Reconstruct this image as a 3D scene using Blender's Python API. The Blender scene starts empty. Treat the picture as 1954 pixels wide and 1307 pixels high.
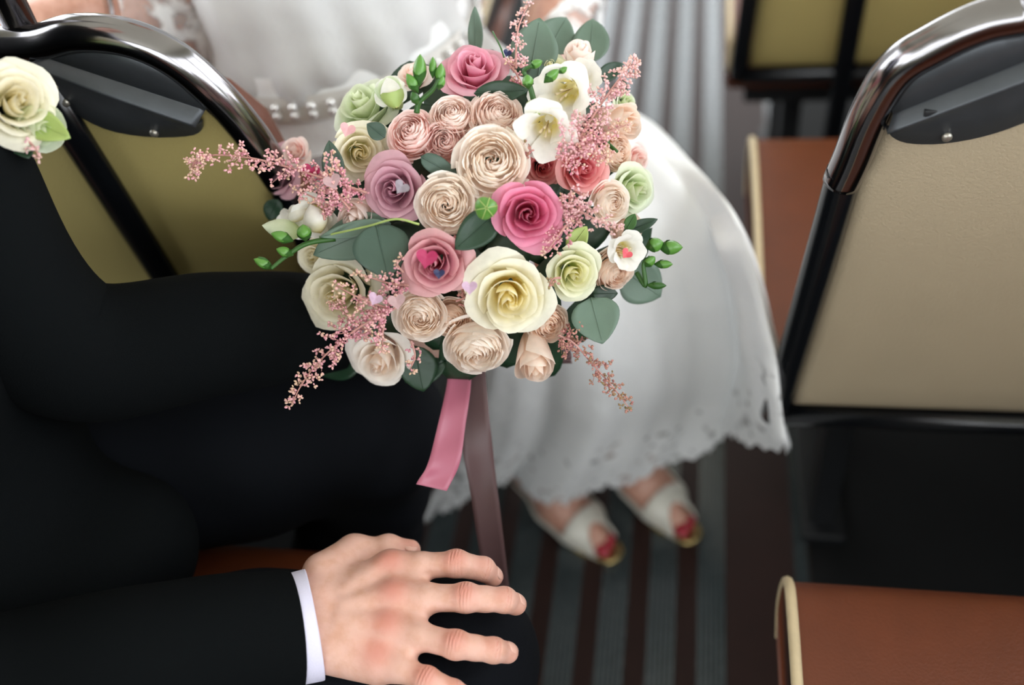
import bpy, bmesh, math, random
import numpy as np
from mathutils import Vector, Matrix

scene = bpy.context.scene
COL = scene.collection
random.seed(7)
RNG = np.random.default_rng(7)

# ------------------------------------------------------------------ camera
F_PX, CX, CY = 1900.0, 977.0, 653.5
_Y = np.array([387.0, 1953.0, -1900.0]); _Y /= np.linalg.norm(_Y)
_X = np.array([1.0, -.0243, .177]); _X -= _Y * _X.dot(_Y); _X /= np.linalg.norm(_X)
_Z = np.cross(_X, _Y)
CAM = np.stack([_X, _Y, _Z], 1)            # camera <- world
EYE = np.array([0.0, 0.0, 1.28])
cd = bpy.data.cameras.new('camera')
cam = bpy.data.objects.new('camera', cd); COL.objects.link(cam)
rot = Matrix([[float(CAM[j, i]) for j in range(3)] for i in range(3)]).to_4x4()
cam.matrix_world = Matrix.Translation(Vector(EYE)) @ rot
cd.sensor_width = 36.0; cd.lens = F_PX / 1954.0 * 36.0
cd.clip_start = 0.02; cd.clip_end = 100
cd.dof.use_dof = True; cd.dof.focus_distance = 0.80; cd.dof.aperture_fstop = 2.0
scene.camera = cam

# ------------------------------------------------------------------ sky and daylight
w = bpy.data.worlds.new('overcast_sky'); scene.world = w; w.use_nodes = True
nt = w.node_tree; bg = nt.nodes['Background']
bg.inputs['Color'].default_value = (0.93, 0.965, 1.0, 1); bg.inputs['Strength'].default_value = 5.5
def portal(name, loc, rot_, sx, sy):
    l = bpy.data.lights.new(name, 'AREA'); l.shape = 'RECTANGLE'; l.size = sx; l.size_y = sy
    l.cycles.is_portal = True
    o = bpy.data.objects.new(name, l); COL.objects.link(o); o.location = loc; o.rotation_euler = rot_
    return o
vs = scene.view_settings
vs.view_transform = 'Standard'; vs.look = 'None'; vs.gamma = 1.0; vs.use_curve_mapping = False
vs.exposure = 0.18
scene.cycles.diffuse_bounces = 8; scene.cycles.max_bounces = 16

# ------------------------------------------------------------------ helpers
def P(px, py, d):
    """a point seen at (px, py) of the 1954x1307 frame, d metres in front of the lens plane"""
    return EYE + (CAM.T @ np.array([(px - CX) / F_PX, (CY - py) / F_PX, -1.0])) * d
def PZ(px, py, z):
    v = CAM.T @ np.array([(px - CX) / F_PX, (CY - py) / F_PX, -1.0])
    return EYE + v * ((z - EYE[2]) / v[2])

def empty(name, loc):
    o = bpy.data.objects.new(name, None); COL.objects.link(o)
    o.location = Vector([float(c) for c in loc]); o.empty_display_size = .05
    return o
def tag(o, label=None, cat=None, group=None, kind=None):
    if label: o['label'] = label
    if cat: o['category'] = cat
    if group: o['group'] = group
    if kind: o['kind'] = kind
    return o
def attach(o, parent):
    if parent is not None:
        o.parent = parent
        if parent.type == 'EMPTY':
            o.matrix_parent_inverse = Matrix.Translation(parent.location).inverted()
def mesh_obj(name, V, F, mat, parent=None, smooth=True, tint=None, mats=None, fmat=None):
    me = bpy.data.meshes.new(name)
    me.from_pydata([tuple(map(float, v)) for v in V], [], [tuple(map(int, f)) for f in F])
    if tint is not None:
        a = me.color_attributes.new('tint', 'FLOAT_COLOR', 'POINT')
        buf = np.ones((len(V), 4), np.float32); buf[:, :tint.shape[1]] = tint
        a.data.foreach_set('color', buf.ravel())
    if mats:
        for m in mats: me.materials.append(m)
        me.polygons.foreach_set('material_index', np.array(fmat, np.int32))
    else:
        me.materials.append(mat)
    if smooth: me.polygons.foreach_set('use_smooth', np.ones(len(F), bool))
    me.update()
    o = bpy.data.objects.new(name, me); COL.objects.link(o)
    attach(o, parent)
    return o

class MB:
    """collects quads and triangles into one mesh"""
    def __init__(s): s.V = []; s.F = []; s.T = []
    def add(s, V, F, T=None):
        n = len(s.V); s.V += [tuple(v) for v in V]; s.F += [tuple(i + n for i in f) for f in F]
        if T is not None: s.T += [tuple(t) for t in T]
        return s
    def build(s, name, mat, parent=None, smooth=True):
        return mesh_obj(name, s.V, s.F, mat, parent, smooth, np.array(s.T) if s.T else None)

def box_vf(c, h, bev=0.0, rot=None):
    bm = bmesh.new(); bmesh.ops.create_cube(bm, size=2.0)
    for v in bm.verts: v.co = Vector((v.co.x * h[0], v.co.y * h[1], v.co.z * h[2]))
    if bev > 0: bmesh.ops.bevel(bm, geom=bm.edges[:], offset=bev, segments=3, affect='EDGES', profile=.5)
    bm.verts.ensure_lookup_table()
    V = np.array([v.co[:] for v in bm.verts])
    F = [[v.index for v in f.verts] for f in bm.faces]
    bm.free()
    if rot is not None: V = V @ np.array(rot).T
    return V + np.array(c), F
def box(name, c, h, mat, parent=None, bev=0.0, rot=None, smooth=False):
    V, F = box_vf(c, h, bev, rot)
    return mesh_obj(name, V, F, mat, parent, smooth)

def catmull(pts, n):
    P_ = np.array(pts, float); k = len(P_)
    ext = np.vstack([2 * P_[0] - P_[1], P_, 2 * P_[-1] - P_[-2]])
    out = []
    for t in np.linspace(0, k - 1, n):
        i = min(int(t), k - 2); u = t - i
        a, b, c, d = ext[i], ext[i + 1], ext[i + 2], ext[i + 3]
        out.append(.5 * ((2 * b) + (-a + c) * u + (2 * a - 5 * b + 4 * c - d) * u * u + (-a + 3 * b - 3 * c + d) * u ** 3))
    return np.array(out)
def tube_vf(path, r, seg=10, cap=True, flat=1.0, flat_dir=None):
    path = np.array(path, float); n = len(path)
    r = np.full(n, r) if np.isscalar(r) else np.array(r, float)
    T = np.gradient(path, axis=0); T /= np.linalg.norm(T, axis=1)[:, None] + 1e-12
    up = np.array(flat_dir, float) if flat_dir is not None else (np.array([0, 0, 1.]) if abs(T[0][2]) < .9 else np.array([1., 0, 0]))
    V = []; prev = up
    for i in range(n):
        a = prev - T[i] * prev.dot(T[i]); a /= np.linalg.norm(a) + 1e-12
        if flat_dir is None: prev = a
        b = np.cross(T[i], a)
        for k in range(seg):
            th = 2 * math.pi * k / seg
            V.append(path[i] + r[i] * (math.cos(th) * a * flat + math.sin(th) * b))
    F = []
    for i in range(n - 1):
        for k in range(seg):
            k2 = (k + 1) % seg
            F.append((i * seg + k, i * seg + k2, (i + 1) * seg + k2, (i + 1) * seg + k))
    if cap:
        F.append(tuple(range(seg))[::-1]); F.append(tuple((n - 1) * seg + k for k in range(seg)))
    return V, F
def tube(name, path, r, mat, parent=None, seg=14, **k):
    V, F = tube_vf(path, r, seg, **k)
    return mesh_obj(name, V, F, mat, parent)
def frame_of(n, spin=0.0, hint=(0, 0, 1)):
    n = np.array(n, float); n /= np.linalg.norm(n)
    h = np.array(hint, float)
    if abs(h.dot(n)) > .95: h = np.array([1., 0, 0])
    a = np.cross(h, n); a /= np.linalg.norm(a); b = np.cross(n, a)
    c, s = math.cos(spin), math.sin(spin)
    return np.stack([a * c + b * s, -a * s + b * c, n], 1)     # columns: x, y, axis

# ------------------------------------------------------------------ signed-distance bodies
class Field:
    def __init__(s, lo, hi, h):
        s.lo = np.array(lo, float); s.h = h
        s.n = np.ceil((np.array(hi) - s.lo) / h).astype(int) + 1
        s.F = np.full(s.n, 1.0, np.float32)
    def sub(s, lo, hi):
        a = np.clip(np.floor((np.array(lo) - s.lo) / s.h).astype(int), 0, s.n)
        b = np.clip(np.ceil((np.array(hi) - s.lo) / s.h).astype(int) + 1, 0, s.n)
        sl = tuple(slice(i, j) for i, j in zip(a, b))
        ax = [s.lo[i] + s.h * np.arange(a[i], b[i]) for i in range(3)]
        X, Y, Z = np.meshgrid(*ax, indexing='ij')
        return sl, np.stack([X, Y, Z], -1)
    def merge(s, sl, d, k):
        f = s.F[sl]
        if k <= 0: s.F[sl] = np.minimum(f, d); return
        hh = np.clip(.5 + .5 * (f - d) / k, 0, 1)
        s.F[sl] = f * (1 - hh) + d * hh - k * hh * (1 - hh)
    def cap(s, a, b, ra, rb, k=.01):
        a = np.array(a, float); b = np.array(b, float); m = max(ra, rb) + k * 2 + .004
        sl, Q = s.sub(np.minimum(a, b) - m, np.maximum(a, b) + m)
        if Q.size == 0: return s
        ab = b - a; t = np.clip(((Q - a) @ ab) / (ab @ ab + 1e-12), 0, 1)
        d = np.linalg.norm(Q - a - t[..., None] * ab, axis=-1) - (ra + (rb - ra) * t)
        s.merge(sl, d, k); return s
    def chain(s, pts, k=.01, join=.004):
        for (a, ra), (b, rb) in zip(pts[:-1], pts[1:]): s.cap(a, b, ra, rb, k)
        return s
    def ell(s, c, r, k=.01, rot=None):
        c = np.array(c, float); r = np.array(r, float); m = r.max() + 2 * k + .004
        sl, Q = s.sub(c - m, c + m)
        if Q.size == 0: return s
        q = Q - c
        if rot is not None: q = q @ np.array(rot)
        k0 = np.linalg.norm(q / r, axis=-1); k1 = np.linalg.norm(q / (r * r), axis=-1) + 1e-9
        s.merge(sl, k0 * (k0 - 1) / k1, k); return s
    def union(s, o, k):
        s.merge(tuple(slice(0, i) for i in s.n), o.F, k); return s
    def blank(s):
        o = Field.__new__(Field); o.lo = s.lo; o.h = s.h; o.n = s.n; o.F = np.full(s.n, 1.0, np.float32); return o
    def warp(s, fn):
        sl, Q = s.sub(s.lo, s.lo + s.h * (s.n - 1)); s.F += fn(Q).astype(np.float32); return s
    def mesh(s):
        F = s.F; S = F < 0; n = s.n
        c = np.zeros(n - 1, np.int8)
        for i in (0, 1):
            for j in (0, 1):
                for k in (0, 1):
                    c += S[i:n[0] - 1 + i, j:n[1] - 1 + j, k:n[2] - 1 + k]
        act = (c > 0) & (c < 8); ids = np.full(n - 1, -1, np.int64); cells = np.argwhere(act)
        ids[act] = np.arange(len(cells))
        acc = np.zeros((len(cells), 3)); cnt = np.zeros(len(cells))
        ci, cj, ck = cells.T
        for ax in range(3):
            for p in (0, 1):
                for q in (0, 1):
                    o0 = [0, 0, 0]; others = [a for a in range(3) if a != ax]
                    o0[others[0]] = p; o0[others[1]] = q; o1 = list(o0); o1[ax] = 1
                    f0 = F[ci + o0[0], cj + o0[1], ck + o0[2]]; f1 = F[ci + o1[0], cj + o1[1], ck + o1[2]]
                    m = (f0 < 0) != (f1 < 0); t = f0[m] / (f0[m] - f1[m])
                    pos = np.tile(np.array(o0, float), (m.sum(), 1)); pos[:, ax] += t
                    acc[m] += pos; cnt[m] += 1
        V = s.lo + s.h * (cells + acc / cnt[:, None])
        faces = []
        for ax in range(3):
            b1, b2 = [(1, 2), (2, 0), (0, 1)][ax]
            sh = [slice(None)] * 3; s0 = list(sh); s1 = list(sh)
            s0[ax] = slice(0, n[ax] - 1); s1[ax] = slice(1, n[ax])
            A, B = S[tuple(s0)], S[tuple(s1)]
            e = np.argwhere(A != B)
            e = e[(e[:, b1] > 0) & (e[:, b2] > 0) & (e[:, b1] < n[b1] - 1) & (e[:, b2] < n[b2] - 1)]
            if len(e) == 0: continue
            d1 = np.zeros(3, int); d1[b1] = 1; d2 = np.zeros(3, int); d2[b2] = 1
            g = lambda q: ids[q[:, 0], q[:, 1], q[:, 2]]
            quad = np.stack([g(e - d1 - d2), g(e - d2), g(e), g(e - d1)], 1)
            flip = ~A[e[:, 0], e[:, 1], e[:, 2]]
            quad[flip] = quad[flip][:, ::-1]
            faces.append(quad)
        return V, np.concatenate(faces)
def relax(V, F, it=2, lam=.5):
    V = V.copy(); E = np.concatenate([F[:, [0, 1]], F[:, [1, 2]], F[:, [2, 3]], F[:, [3, 0]]])
    for _ in range(it):
        a = np.zeros_like(V); c = np.zeros(len(V))
        np.add.at(a, E[:, 0], V[E[:, 1]]); np.add.at(a, E[:, 1], V[E[:, 0]])
        np.add.at(c, E[:, 0], 1); np.add.at(c, E[:, 1], 1)
        V += lam * (a / np.maximum(c, 1)[:, None] - V)
    return V

# ------------------------------------------------------------------ materials
def rgb(h):
    h = h.lstrip('#'); c = [int(h[i:i + 2], 16) / 255 for i in (0, 2, 4)]
    return tuple((x / 12.92 if x <= .04045 else ((x + .055) / 1.055) ** 2.4) for x in c) + (1.0,)
def new_mat(name):
    m = bpy.data.materials.new(name); m.use_nodes = True
    nt = m.node_tree; return m, nt, nt.nodes['Principled BSDF'], nt.links
def node(nt, t, **k):
    n = nt.nodes.new(t)
    for a, b in k.items(): setattr(n, a, b)
    return n
def simple(name, col, rough=.5, metal=0.0, noise=0.0, nscale=40, bump=0.0, bscale=200, spec=.5, coat=0.0, sheen=0.0, stretch=None):
    m, nt, b, L = new_mat(name)
    col = rgb(col) if isinstance(col, str) else tuple(col) + (1.0,) * (4 - len(col))
    b.inputs['Base Color'].default_value = col
    b.inputs['Roughness'].default_value = rough; b.inputs['Metallic'].default_value = metal
    b.inputs['Specular IOR Level'].default_value = spec
    if coat: b.inputs['Coat Weight'].default_value = coat; b.inputs['Coat Roughness'].default_value = .2
    if sheen: b.inputs['Sheen Weight'].default_value = sheen; b.inputs['Sheen Roughness'].default_value = .4
    tc = node(nt, 'ShaderNodeTexCoord'); src = tc.outputs['Object']
    if stretch:
        mp = node(nt, 'ShaderNodeMapping'); mp.inputs['Scale'].default_value = stretch
        L.new(src, mp.inputs['Vector']); src = mp.outputs['Vector']
    if noise:
        n = node(nt, 'ShaderNodeTexNoise'); n.inputs['Scale'].default_value = nscale; n.inputs['Detail'].default_value = 5
        L.new(src, n.inputs['Vector'])
        mx = node(nt, 'ShaderNodeMix', data_type='RGBA')
        mx.inputs['A'].default_value = tuple(c * (1 - noise) for c in col[:3]) + (1,)
        mx.inputs['B'].default_value = tuple(min(1, c * (1 + noise)) for c in col[:3]) + (1,)
        L.new(n.outputs['Fac'], mx.inputs['Factor']); L.new(mx.outputs['Result'], b.inputs['Base Color'])
    if bump:
        n2 = node(nt, 'ShaderNodeTexNoise'); n2.inputs['Scale'].default_value = bscale; n2.inputs['Detail'].default_value = 3
        L.new(src, n2.inputs['Vector'])
        bp = node(nt, 'ShaderNodeBump'); bp.inputs['Strength'].default_value = bump; bp.inputs['Distance'].default_value = .002
        L.new(n2.outputs['Fac'], bp.inputs['Height']); L.new(bp.outputs['Normal'], b.inputs['Normal'])
    return m
M = {}
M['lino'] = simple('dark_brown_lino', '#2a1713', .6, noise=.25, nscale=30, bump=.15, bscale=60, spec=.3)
M['shaded_lino'] = simple('shaded_lino', '#0f1011', .75, noise=.2, nscale=30, spec=.2)  # floor lino darkened to carry the shade below the benches
M['rubber'] = simple('grey_rubber_strip', '#3c4446', .24, noise=.25, nscale=50, bump=.05, bscale=300, spec=1.0)
M['vinyl'] = simple('cream_vinyl', '#a99b82', .5, noise=.06, nscale=9, bump=.35, bscale=420)
M['vinyl_yellow'] = simple('yellow_vinyl', '#a89a62', .5, noise=.07, nscale=9, bump=.3, bscale=420)  # bench vinyl in a yellower tone than the cream
M['leather'] = simple('tan_leather', '#622f17', .47, noise=.18, nscale=25, bump=.25, bscale=350)
M['piping'] = simple('cream_piping', '#cdbb98', .5, noise=.15, nscale=90)
M['chrome'] = simple('worn_chrome', '#8c8a8c', .16, metal=1.0, noise=.08, nscale=60)
M['black_tube'] = simple('black_enamel', '#0d0f12', .22, noise=.2, nscale=40)
M['plate'] = simple('dark_grey_metal', '#4c5054', .42, metal=.6, noise=.2, nscale=60, bump=.08, bscale=150)
M['rivet'] = simple('rivet_metal', '#a8a49a', .35, metal=.8, noise=.2, nscale=400)
M['black_metal'] = simple('matt_black_metal', '#15171a', .5, noise=.2, nscale=50)
M['panel'] = simple('painted_side_panel', '#8a8672', .5, noise=.05, nscale=10)
M['ceiling'] = simple('painted_ceiling', '#c9c4b4', .6, noise=.05, nscale=8)
M['alu'] = simple('window_aluminium', '#b8babc', .35, metal=.9, noise=.05)
# ================================================================== THE BUS
XL, XR, Y0, Y1, ZC = -1.22, 0.98, -2.2, 4.4, 1.98
def struct(o): o['kind'] = 'structure'; return o
floor = struct(box('floor', ((XL + XR) / 2, (Y0 + Y1) / 2, -.03), ((XR - XL) / 2, (Y1 - Y0) / 2, .03), M['lino']))
# ribbed rubber strips let into the gangway floor, one object each
def strip_mesh(wd):
    ribs = 6; prof = []; k = wd / ribs
    for i in range(ribs):
        x0 = -wd / 2 + i * k
        prof += [(x0, .0012), (x0 + .18 * k, .0034), (x0 + .82 * k, .0034)]
    prof.append((wd / 2, .0012)); prof = [(-wd / 2, -.001)] + prof + [(wd / 2, -.001)]
    V = []; n = len(prof)
    for y in (Y0 + .1, Y1 - .1): V += [(x, y, z) for x, z in prof]
    F = [(i, i + 1, n + i + 1, n + i) for i in range(n - 1)]
    return V, F
Vs, Fs = strip_mesh(.040)
first = None
for i in range(7):
    x = .040 - .0685 * i
    if first is None:
        first = mesh_obj('floor_strip', Vs, Fs, M['rubber'], floor, smooth=False); o = first
    else:
        o = first.copy(); COL.objects.link(o)
    o.location = (x, 0, 0)
Vn, Fn = strip_mesh(.020)
for x in (.167, -.43):
    o = mesh_obj('edge_strip', Vn, Fn, M['rubber'], floor, smooth=False); o.location = (x, 0, 0)
# dark sheets that paint in the shade on the floor under the seats
mesh_obj('under_seat_shade', *box_vf(((.18 + XR) / 2, (Y0 + Y1) / 2, .0005), ((XR - .18) / 2, (Y1 - Y0) / 2, .001)), M['shaded_lino'], floor, False)
mesh_obj('under_seat_shade', *box_vf(((-.445 + XL) / 2, (Y0 + Y1) / 2, .0005), ((-.445 - XL) / 2, (Y1 - Y0) / 2, .001)), M['shaded_lino'], floor, False)
# small studded tread pads on the step beside the seats
tp = None
for i in range(8):
    mb = MB()
    if tp is None:
        mb.add(*box_vf((0, 0, .002), (.019, .017, .0015), .0008))
        for a in range(4):
            for b in range(4):
                mb.add(*box_vf((-.0135 + .009 * a, -.012 + .008 * b, .0042), (.003, .0028, .0012)))
        tp = mb.build('tread_pad', M['rubber'], floor, False); o = tp
    else:
        o = tp.copy(); COL.objects.link(o)
    o.location = (.231 + .074 * i, .739 + .0006 * i, 0)

def side_wall(name, x, sgn, n0):
    lo = struct(box(name, (x + sgn * .02, (Y0 + Y1) / 2, .42), (.02, (Y1 - Y0) / 2, .42), M['panel']))
    up = box('cant_rail', (x + sgn * .02, (Y0 + Y1) / 2, 1.83), (.02, (Y1 - Y0) / 2, .15), M['panel'], lo)
    n = 5; pitch = (Y1 - Y0) / n
    for i in range(n + 1):
        box('pillar', (x + sgn * .02, Y0 + pitch * i, 1.26), (.02, .035, .42), M['panel'], lo, .005)
    for i in range(n):
        wob = MB(); yc = Y0 + pitch * (i + .5); hw = pitch / 2 - .035
        for (c, h) in (((x + sgn * .01, yc, .85), (.012, hw, .012)), ((x + sgn * .01, yc, 1.67), (.012, hw, .012)),
                       ((x + sgn * .01, yc - hw + .012, 1.26), (.012, .012, .40)), ((x + sgn * .01, yc + hw - .012, 1.26), (.012, .012, .40)),
                       ((x + sgn * .01, yc, 1.48), (.010, hw, .010))):
            wob.add(*box_vf(c, h, .003))
        struct(wob.build('window_%d' % (n0 + i), M['alu'], None, False))
    return lo
wl = side_wall('wall_left', XL, -1, 1)
wr = side_wall('wall_right', XR, 1, 6)
struct(box('ceiling', ((XL + XR) / 2, (Y0 + Y1) / 2, ZC + .02), ((XR - XL) / 2 + .04, (Y1 - Y0) / 2 + .04, .02), M['ceiling']))
wb = struct(box('wall_rear', ((XL + XR) / 2, Y0 - .02, .40), ((XR - XL) / 2 + .04, .02, .40), M['panel']))
box('header', ((XL + XR) / 2, Y0 - .02, 1.85), ((XR - XL) / 2 + .04, .02, .13), M['panel'], wb)
for x in (XL, XR): box('pillar', (x, Y0 - .02, 1.26), (.10, .02, .46), M['panel'], wb)
portal('window_daylight_rear', ((XL + XR) / 2, Y0 - .05, 1.26), (math.pi / 2, 0, 0), XR - XL - .2, .92)
wf = struct(box('wall_front', ((XL + XR) / 2, Y1 + .02, .30), ((XR - XL) / 2 + .04, .02, .30), M['panel']))
box('header', ((XL + XR) / 2, Y1 + .02, 1.85), ((XR - XL) / 2 + .04, .02, .13), M['panel'], wf)
for x in (XL, (XL + XR) / 2, XR): box('pillar', (x, Y1 + .02, 1.16), (.03, .02, .56), M['panel'], wf)
portal('window_daylight_left', (XL - .05, (Y0 + Y1) / 2, 1.26), (0, -math.pi / 2, 0), .85, Y1 - Y0)
portal('window_daylight_right', (XR + .05, (Y0 + Y1) / 2, 1.26), (0, math.pi / 2, 0), .85, Y1 - Y0)
portal('window_daylight_front', ((XL + XR) / 2, Y1 + .05, 1.16), (-math.pi / 2, 0, 0), XR - XL, 1.15)

# ---------------------------------------------------------------- bench seats
SL = .158
def back_y(z, y0): return y0 - SL * (z - .42)
def slab(name, outline, y0, off0, off1, mat, parent, crown=0.0):
    """a padded panel filling an x-z outline on the raked back plane, from off0 (camera side, negative) to off1"""
    O = np.array(outline); n = len(O); c = O.mean(0)
    rings = [(1.0, 0.0), (.985, .6), (.95, .9), (.85, 1.0), (.5, 1.0 + crown), (.02, 1.0 + crown)]
    V = []; F = []
    mid = (off0 + off1) / 2
    seq = [(s, mid + (off0 - mid) * d) for s, d in rings[::-1]] + [(s, mid + (off1 - mid) * d) for s, d in rings[1:]]
    for s, d in seq:
        for p in O:
            q = c + (p - c) * s; V.append((q[0], back_y(q[1], y0) + d, q[1]))
    for i in range(len(seq) - 1):
        for k in range(n):
            F.append((i * n + k, i * n + (k + 1) % n, (i + 1) * n + (k + 1) % n, (i + 1) * n + k))
    F.append(tuple(range(n))[::-1]); F.append(tuple((len(seq) - 1) * n + k for k in range(n)))
    return mesh_obj(name, V, F, mat, parent)
def bench(label, xa, xw, y0, rail, vinyl, group=None, post=None, fold=None, low=None, groove=None, rivets=(), holes=(), legs=True, rail_r=.0155, swap=False):
    """xa / xw: gangway and wall side of the bench; rail: (x, z) centre line of the chrome top rail from the gangway corner upward"""
    s = 1 if xw > xa else -1
    t = empty('bench_seat', ((xa + xw) / 2, y0 + .22, 0)); tag(t, label, 'seat', group)
    r = [(x, back_y(z, y0), z) for x, z in rail]
    zt = rail[-1][1]; xe = xw
    full = list(rail) + [(xe - s * .10, zt), (xe - s * .03, zt - .035), (xe, zt - .12)]
    path = catmull([(x, back_y(z, y0) - .004, z) for x, z in full], 70)
    tube('chrome_rail', path, rail_r, M['chrome'], t, 18)
    # black lower tube up the gangway side, the chrome slips over it
    xb, zb = rail[0]
    low_pts = [(xa - s * .004, .40), (xa + (xb - xa) * .45, .40 + (zb - .40) * .5), (xb, zb - .004), (xb, zb + .006)]
    tube('frame_tube', catmull([(x, back_y(z, y0) - .004, z) for x, z in low_pts], 24), rail_r * .93, M['black_tube'], t, 16)
    tube('frame_tube', catmull([(xe, back_y(zt - .1, y0), zt - .1), (xe, back_y(.4, y0), .40)], 6), rail_r * .93, M['black_tube'], t, 12)
    tube('bottom_rail', [(xa, back_y(.405, y0) - .004, .403), (xe, back_y(.405, y0) - .004, .403)], .013, M['black_tube'], t, 12)
    # panel and upholstered front
    ins = .014
    top = [(x + s * ins * (1 if i < 3 else .3), z - ins * (0 if i < 1 else 1)) for i, (x, z) in enumerate(rail)]
    outl = [(xa + s * ins, .416), (xa + s * ins + (xb - xa) * .5, .58)] + top + [(xe - s * .10, zt - .02), (xe - s * .04, zt - .05), (xe - s * .02, zt - .14), (xe - s * .02, .416)]
    outl = [tuple(p) for p in outl]
    dense = []
    for i in range(len(outl)):
        a = np.array(outl[i]); b = np.array(outl[(i + 1) % len(outl)])
        for u in np.linspace(0, 1, 5)[:-1]: dense.append(a + (b - a) * u)
    if s < 0: dense = dense[::-1]
    slab('back_panel', dense, y0, -.006, .014, vinyl, t)
    grown = np.array(dense); c = grown.mean(0); grown = c + (grown - c) * np.array([1.015, .97]); grown[:, 1] = .42 + (grown[:, 1] - .42) * .885
    slab('backrest_pad', list(grown), y0, .012, .085, M['leather'], t, .12)
    # seat cushion with piping round the end
    y_f = y0 + .50; zc = .455; x1, x2 = (xa + s * -.022, xe)
    V = []; F = []; prof = [(y0 + .03, .36), (y0 + .03, .43), (y0 + .05, .45), (y0 + .20, zc + .004), (y0 + .36, zc + .006), (y_f - .05, zc), (y_f - .018, zc - .012), (y_f, zc - .042), (y_f + .002, zc - .085), (y_f - .02, .345)]
    pc = catmull([(0, a, b) for a, b in prof], 40)
    xs = [x1, x1 + s * .004, x1 + s * .012, x1 + s * .2, x2 - s * .2, x2 - s * .01, x2]
    cen = pc.mean(0)
    for j, x in enumerate(xs):
        g = [.965, .99, 1, 1, 1, .99, .96][j]
        for q in pc: V.append((x, cen[1] + (q[1] - cen[1]) * g, cen[2] + (q[2] - cen[2]) * g))
    n = len(pc)
    for j in range(len(xs) - 1):
        for k in range(n):
            F.append((j * n + k, j * n + (k + 1) % n, (j + 1) * n + (k + 1) % n, (j + 1) * n + k))
    F.append(tuple(range(n))); F.append(tuple((len(xs) - 1) * n + k for k in range(n)))
    cu = mesh_obj('seat_cushion', V, F, M['leather'], t)
    tube('piping', [(x1 + s * .004, q[1], q[2]) for q in pc[2:]], .0052, M['piping'], cu, 8)
    box('seat_base', ((xa + xe) / 2, y0 + .25, .335), (abs(xe - xa) / 2 - .01, .20, .016), M['black_metal'], t, .004)
    if legs:
        for xx in (xa + s * .10, xe - s * .12):
            mb = MB()
            mb.add(*box_vf((xx, y0 + .16, .17), (.018, .035, .16), .006)); mb.add(*box_vf((xx, y0 + .38, .17), (.018, .022, .16), .006))
            mb.add(*box_vf((xx, y0 + .27, .009), (.03, .17, .008), .003))
            mb.build('leg', M['black_metal'], t, False)
    if post:
        (xp, z0, z1, wp) = post
        tube('support_post', [(xp, back_y(z, y0) - .012, z) for z in np.linspace(z0, z1, 8)], wp, M['black_tube'], t, 12, flat=.55, flat_dir=(0, 1, 0))
    if fold:
        a, b = np.array(fold[0]), np.array(fold[1]); m = 24
        L_ = catmull([(x, 0, z) for x, z in low], m)[:, [0, 2]]
        fl = np.array([a + (b - a) * u for u in np.linspace(0, 1, m)])
        if np.linalg.norm(L_[0] - a) > np.linalg.norm(L_[-1] - a): L_ = L_[::-1]
        g0, g1 = np.array(groove[0]), np.array(groove[1]); gr = np.array([g0 + (g1 - g0) * u for u in np.linspace(0, 1, m)])
        dense_rail = catmull([(x, 0, z) for x, z in full], 200)[:, [0, 2]]
        up = []
        nrm = np.array([-(b - a)[1], (b - a)[0]]); nrm /= np.linalg.norm(nrm)
        if nrm[1] < 0: nrm = -nrm
        for p in gr:
            rel = dense_rail - p; along = np.abs(rel @ np.array([nrm[1], -nrm[0]])); ok = (rel @ nrm) > 0
            q = dense_rail[np.argmin(np.where(ok, along, 9))] if ok.any() else p
            up.append(p + nrm * max(.0, min(.075, (q - p) @ nrm)))
        rows = [(L_, -.009), (L_ * .97 + fl * .03, -.0125), (fl * .55 + L_ * .45, -.017), (fl * .96 + L_ * .04, -.0225), (fl, -.0235), (fl * .94 + gr * .06, -.0222),
                (fl * .1 + gr * .9, -.0165), (gr, -.013), (gr + nrm * .001, -.0165), (np.array(up), -.008)]
        V = []; F = []
        for R_, d in rows:
            for q in R_: V.append((q[0], back_y(q[1], y0) + d, q[1]))
        for i in range(len(rows) - 1):
            for k in range(m - 1): F.append((i * m + k, i * m + k + 1, (i + 1) * m + k + 1, (i + 1) * m + k))
        pl = mesh_obj('grip_plate', V, F, M['plate'], t)
        md = pl.modifiers.new('thick', 'SOLIDIFY'); md.thickness = .0015; md.offset = 0
        for (x, z) in rivets:
            bm = bmesh.new(); bmesh.ops.create_uvsphere(bm, u_segments=10, v_segments=6, radius=.0042)
            VV = [(x + v.co.x, back_y(z, y0) - .0155 + v.co.y * .6, z + v.co.z) for v in bm.verts]; FF = [[v.index for v in f.verts] for f in bm.faces]; bm.free()
            mesh_obj('rivet', VV, FF, M['rivet'], pl)
        for (x, z) in holes:
            mesh_obj('slot', *box_vf((x, back_y(z, y0) - .0205, z), (.005, .0022, .0028), .001), M['black_metal'], pl)
    return t

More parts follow.
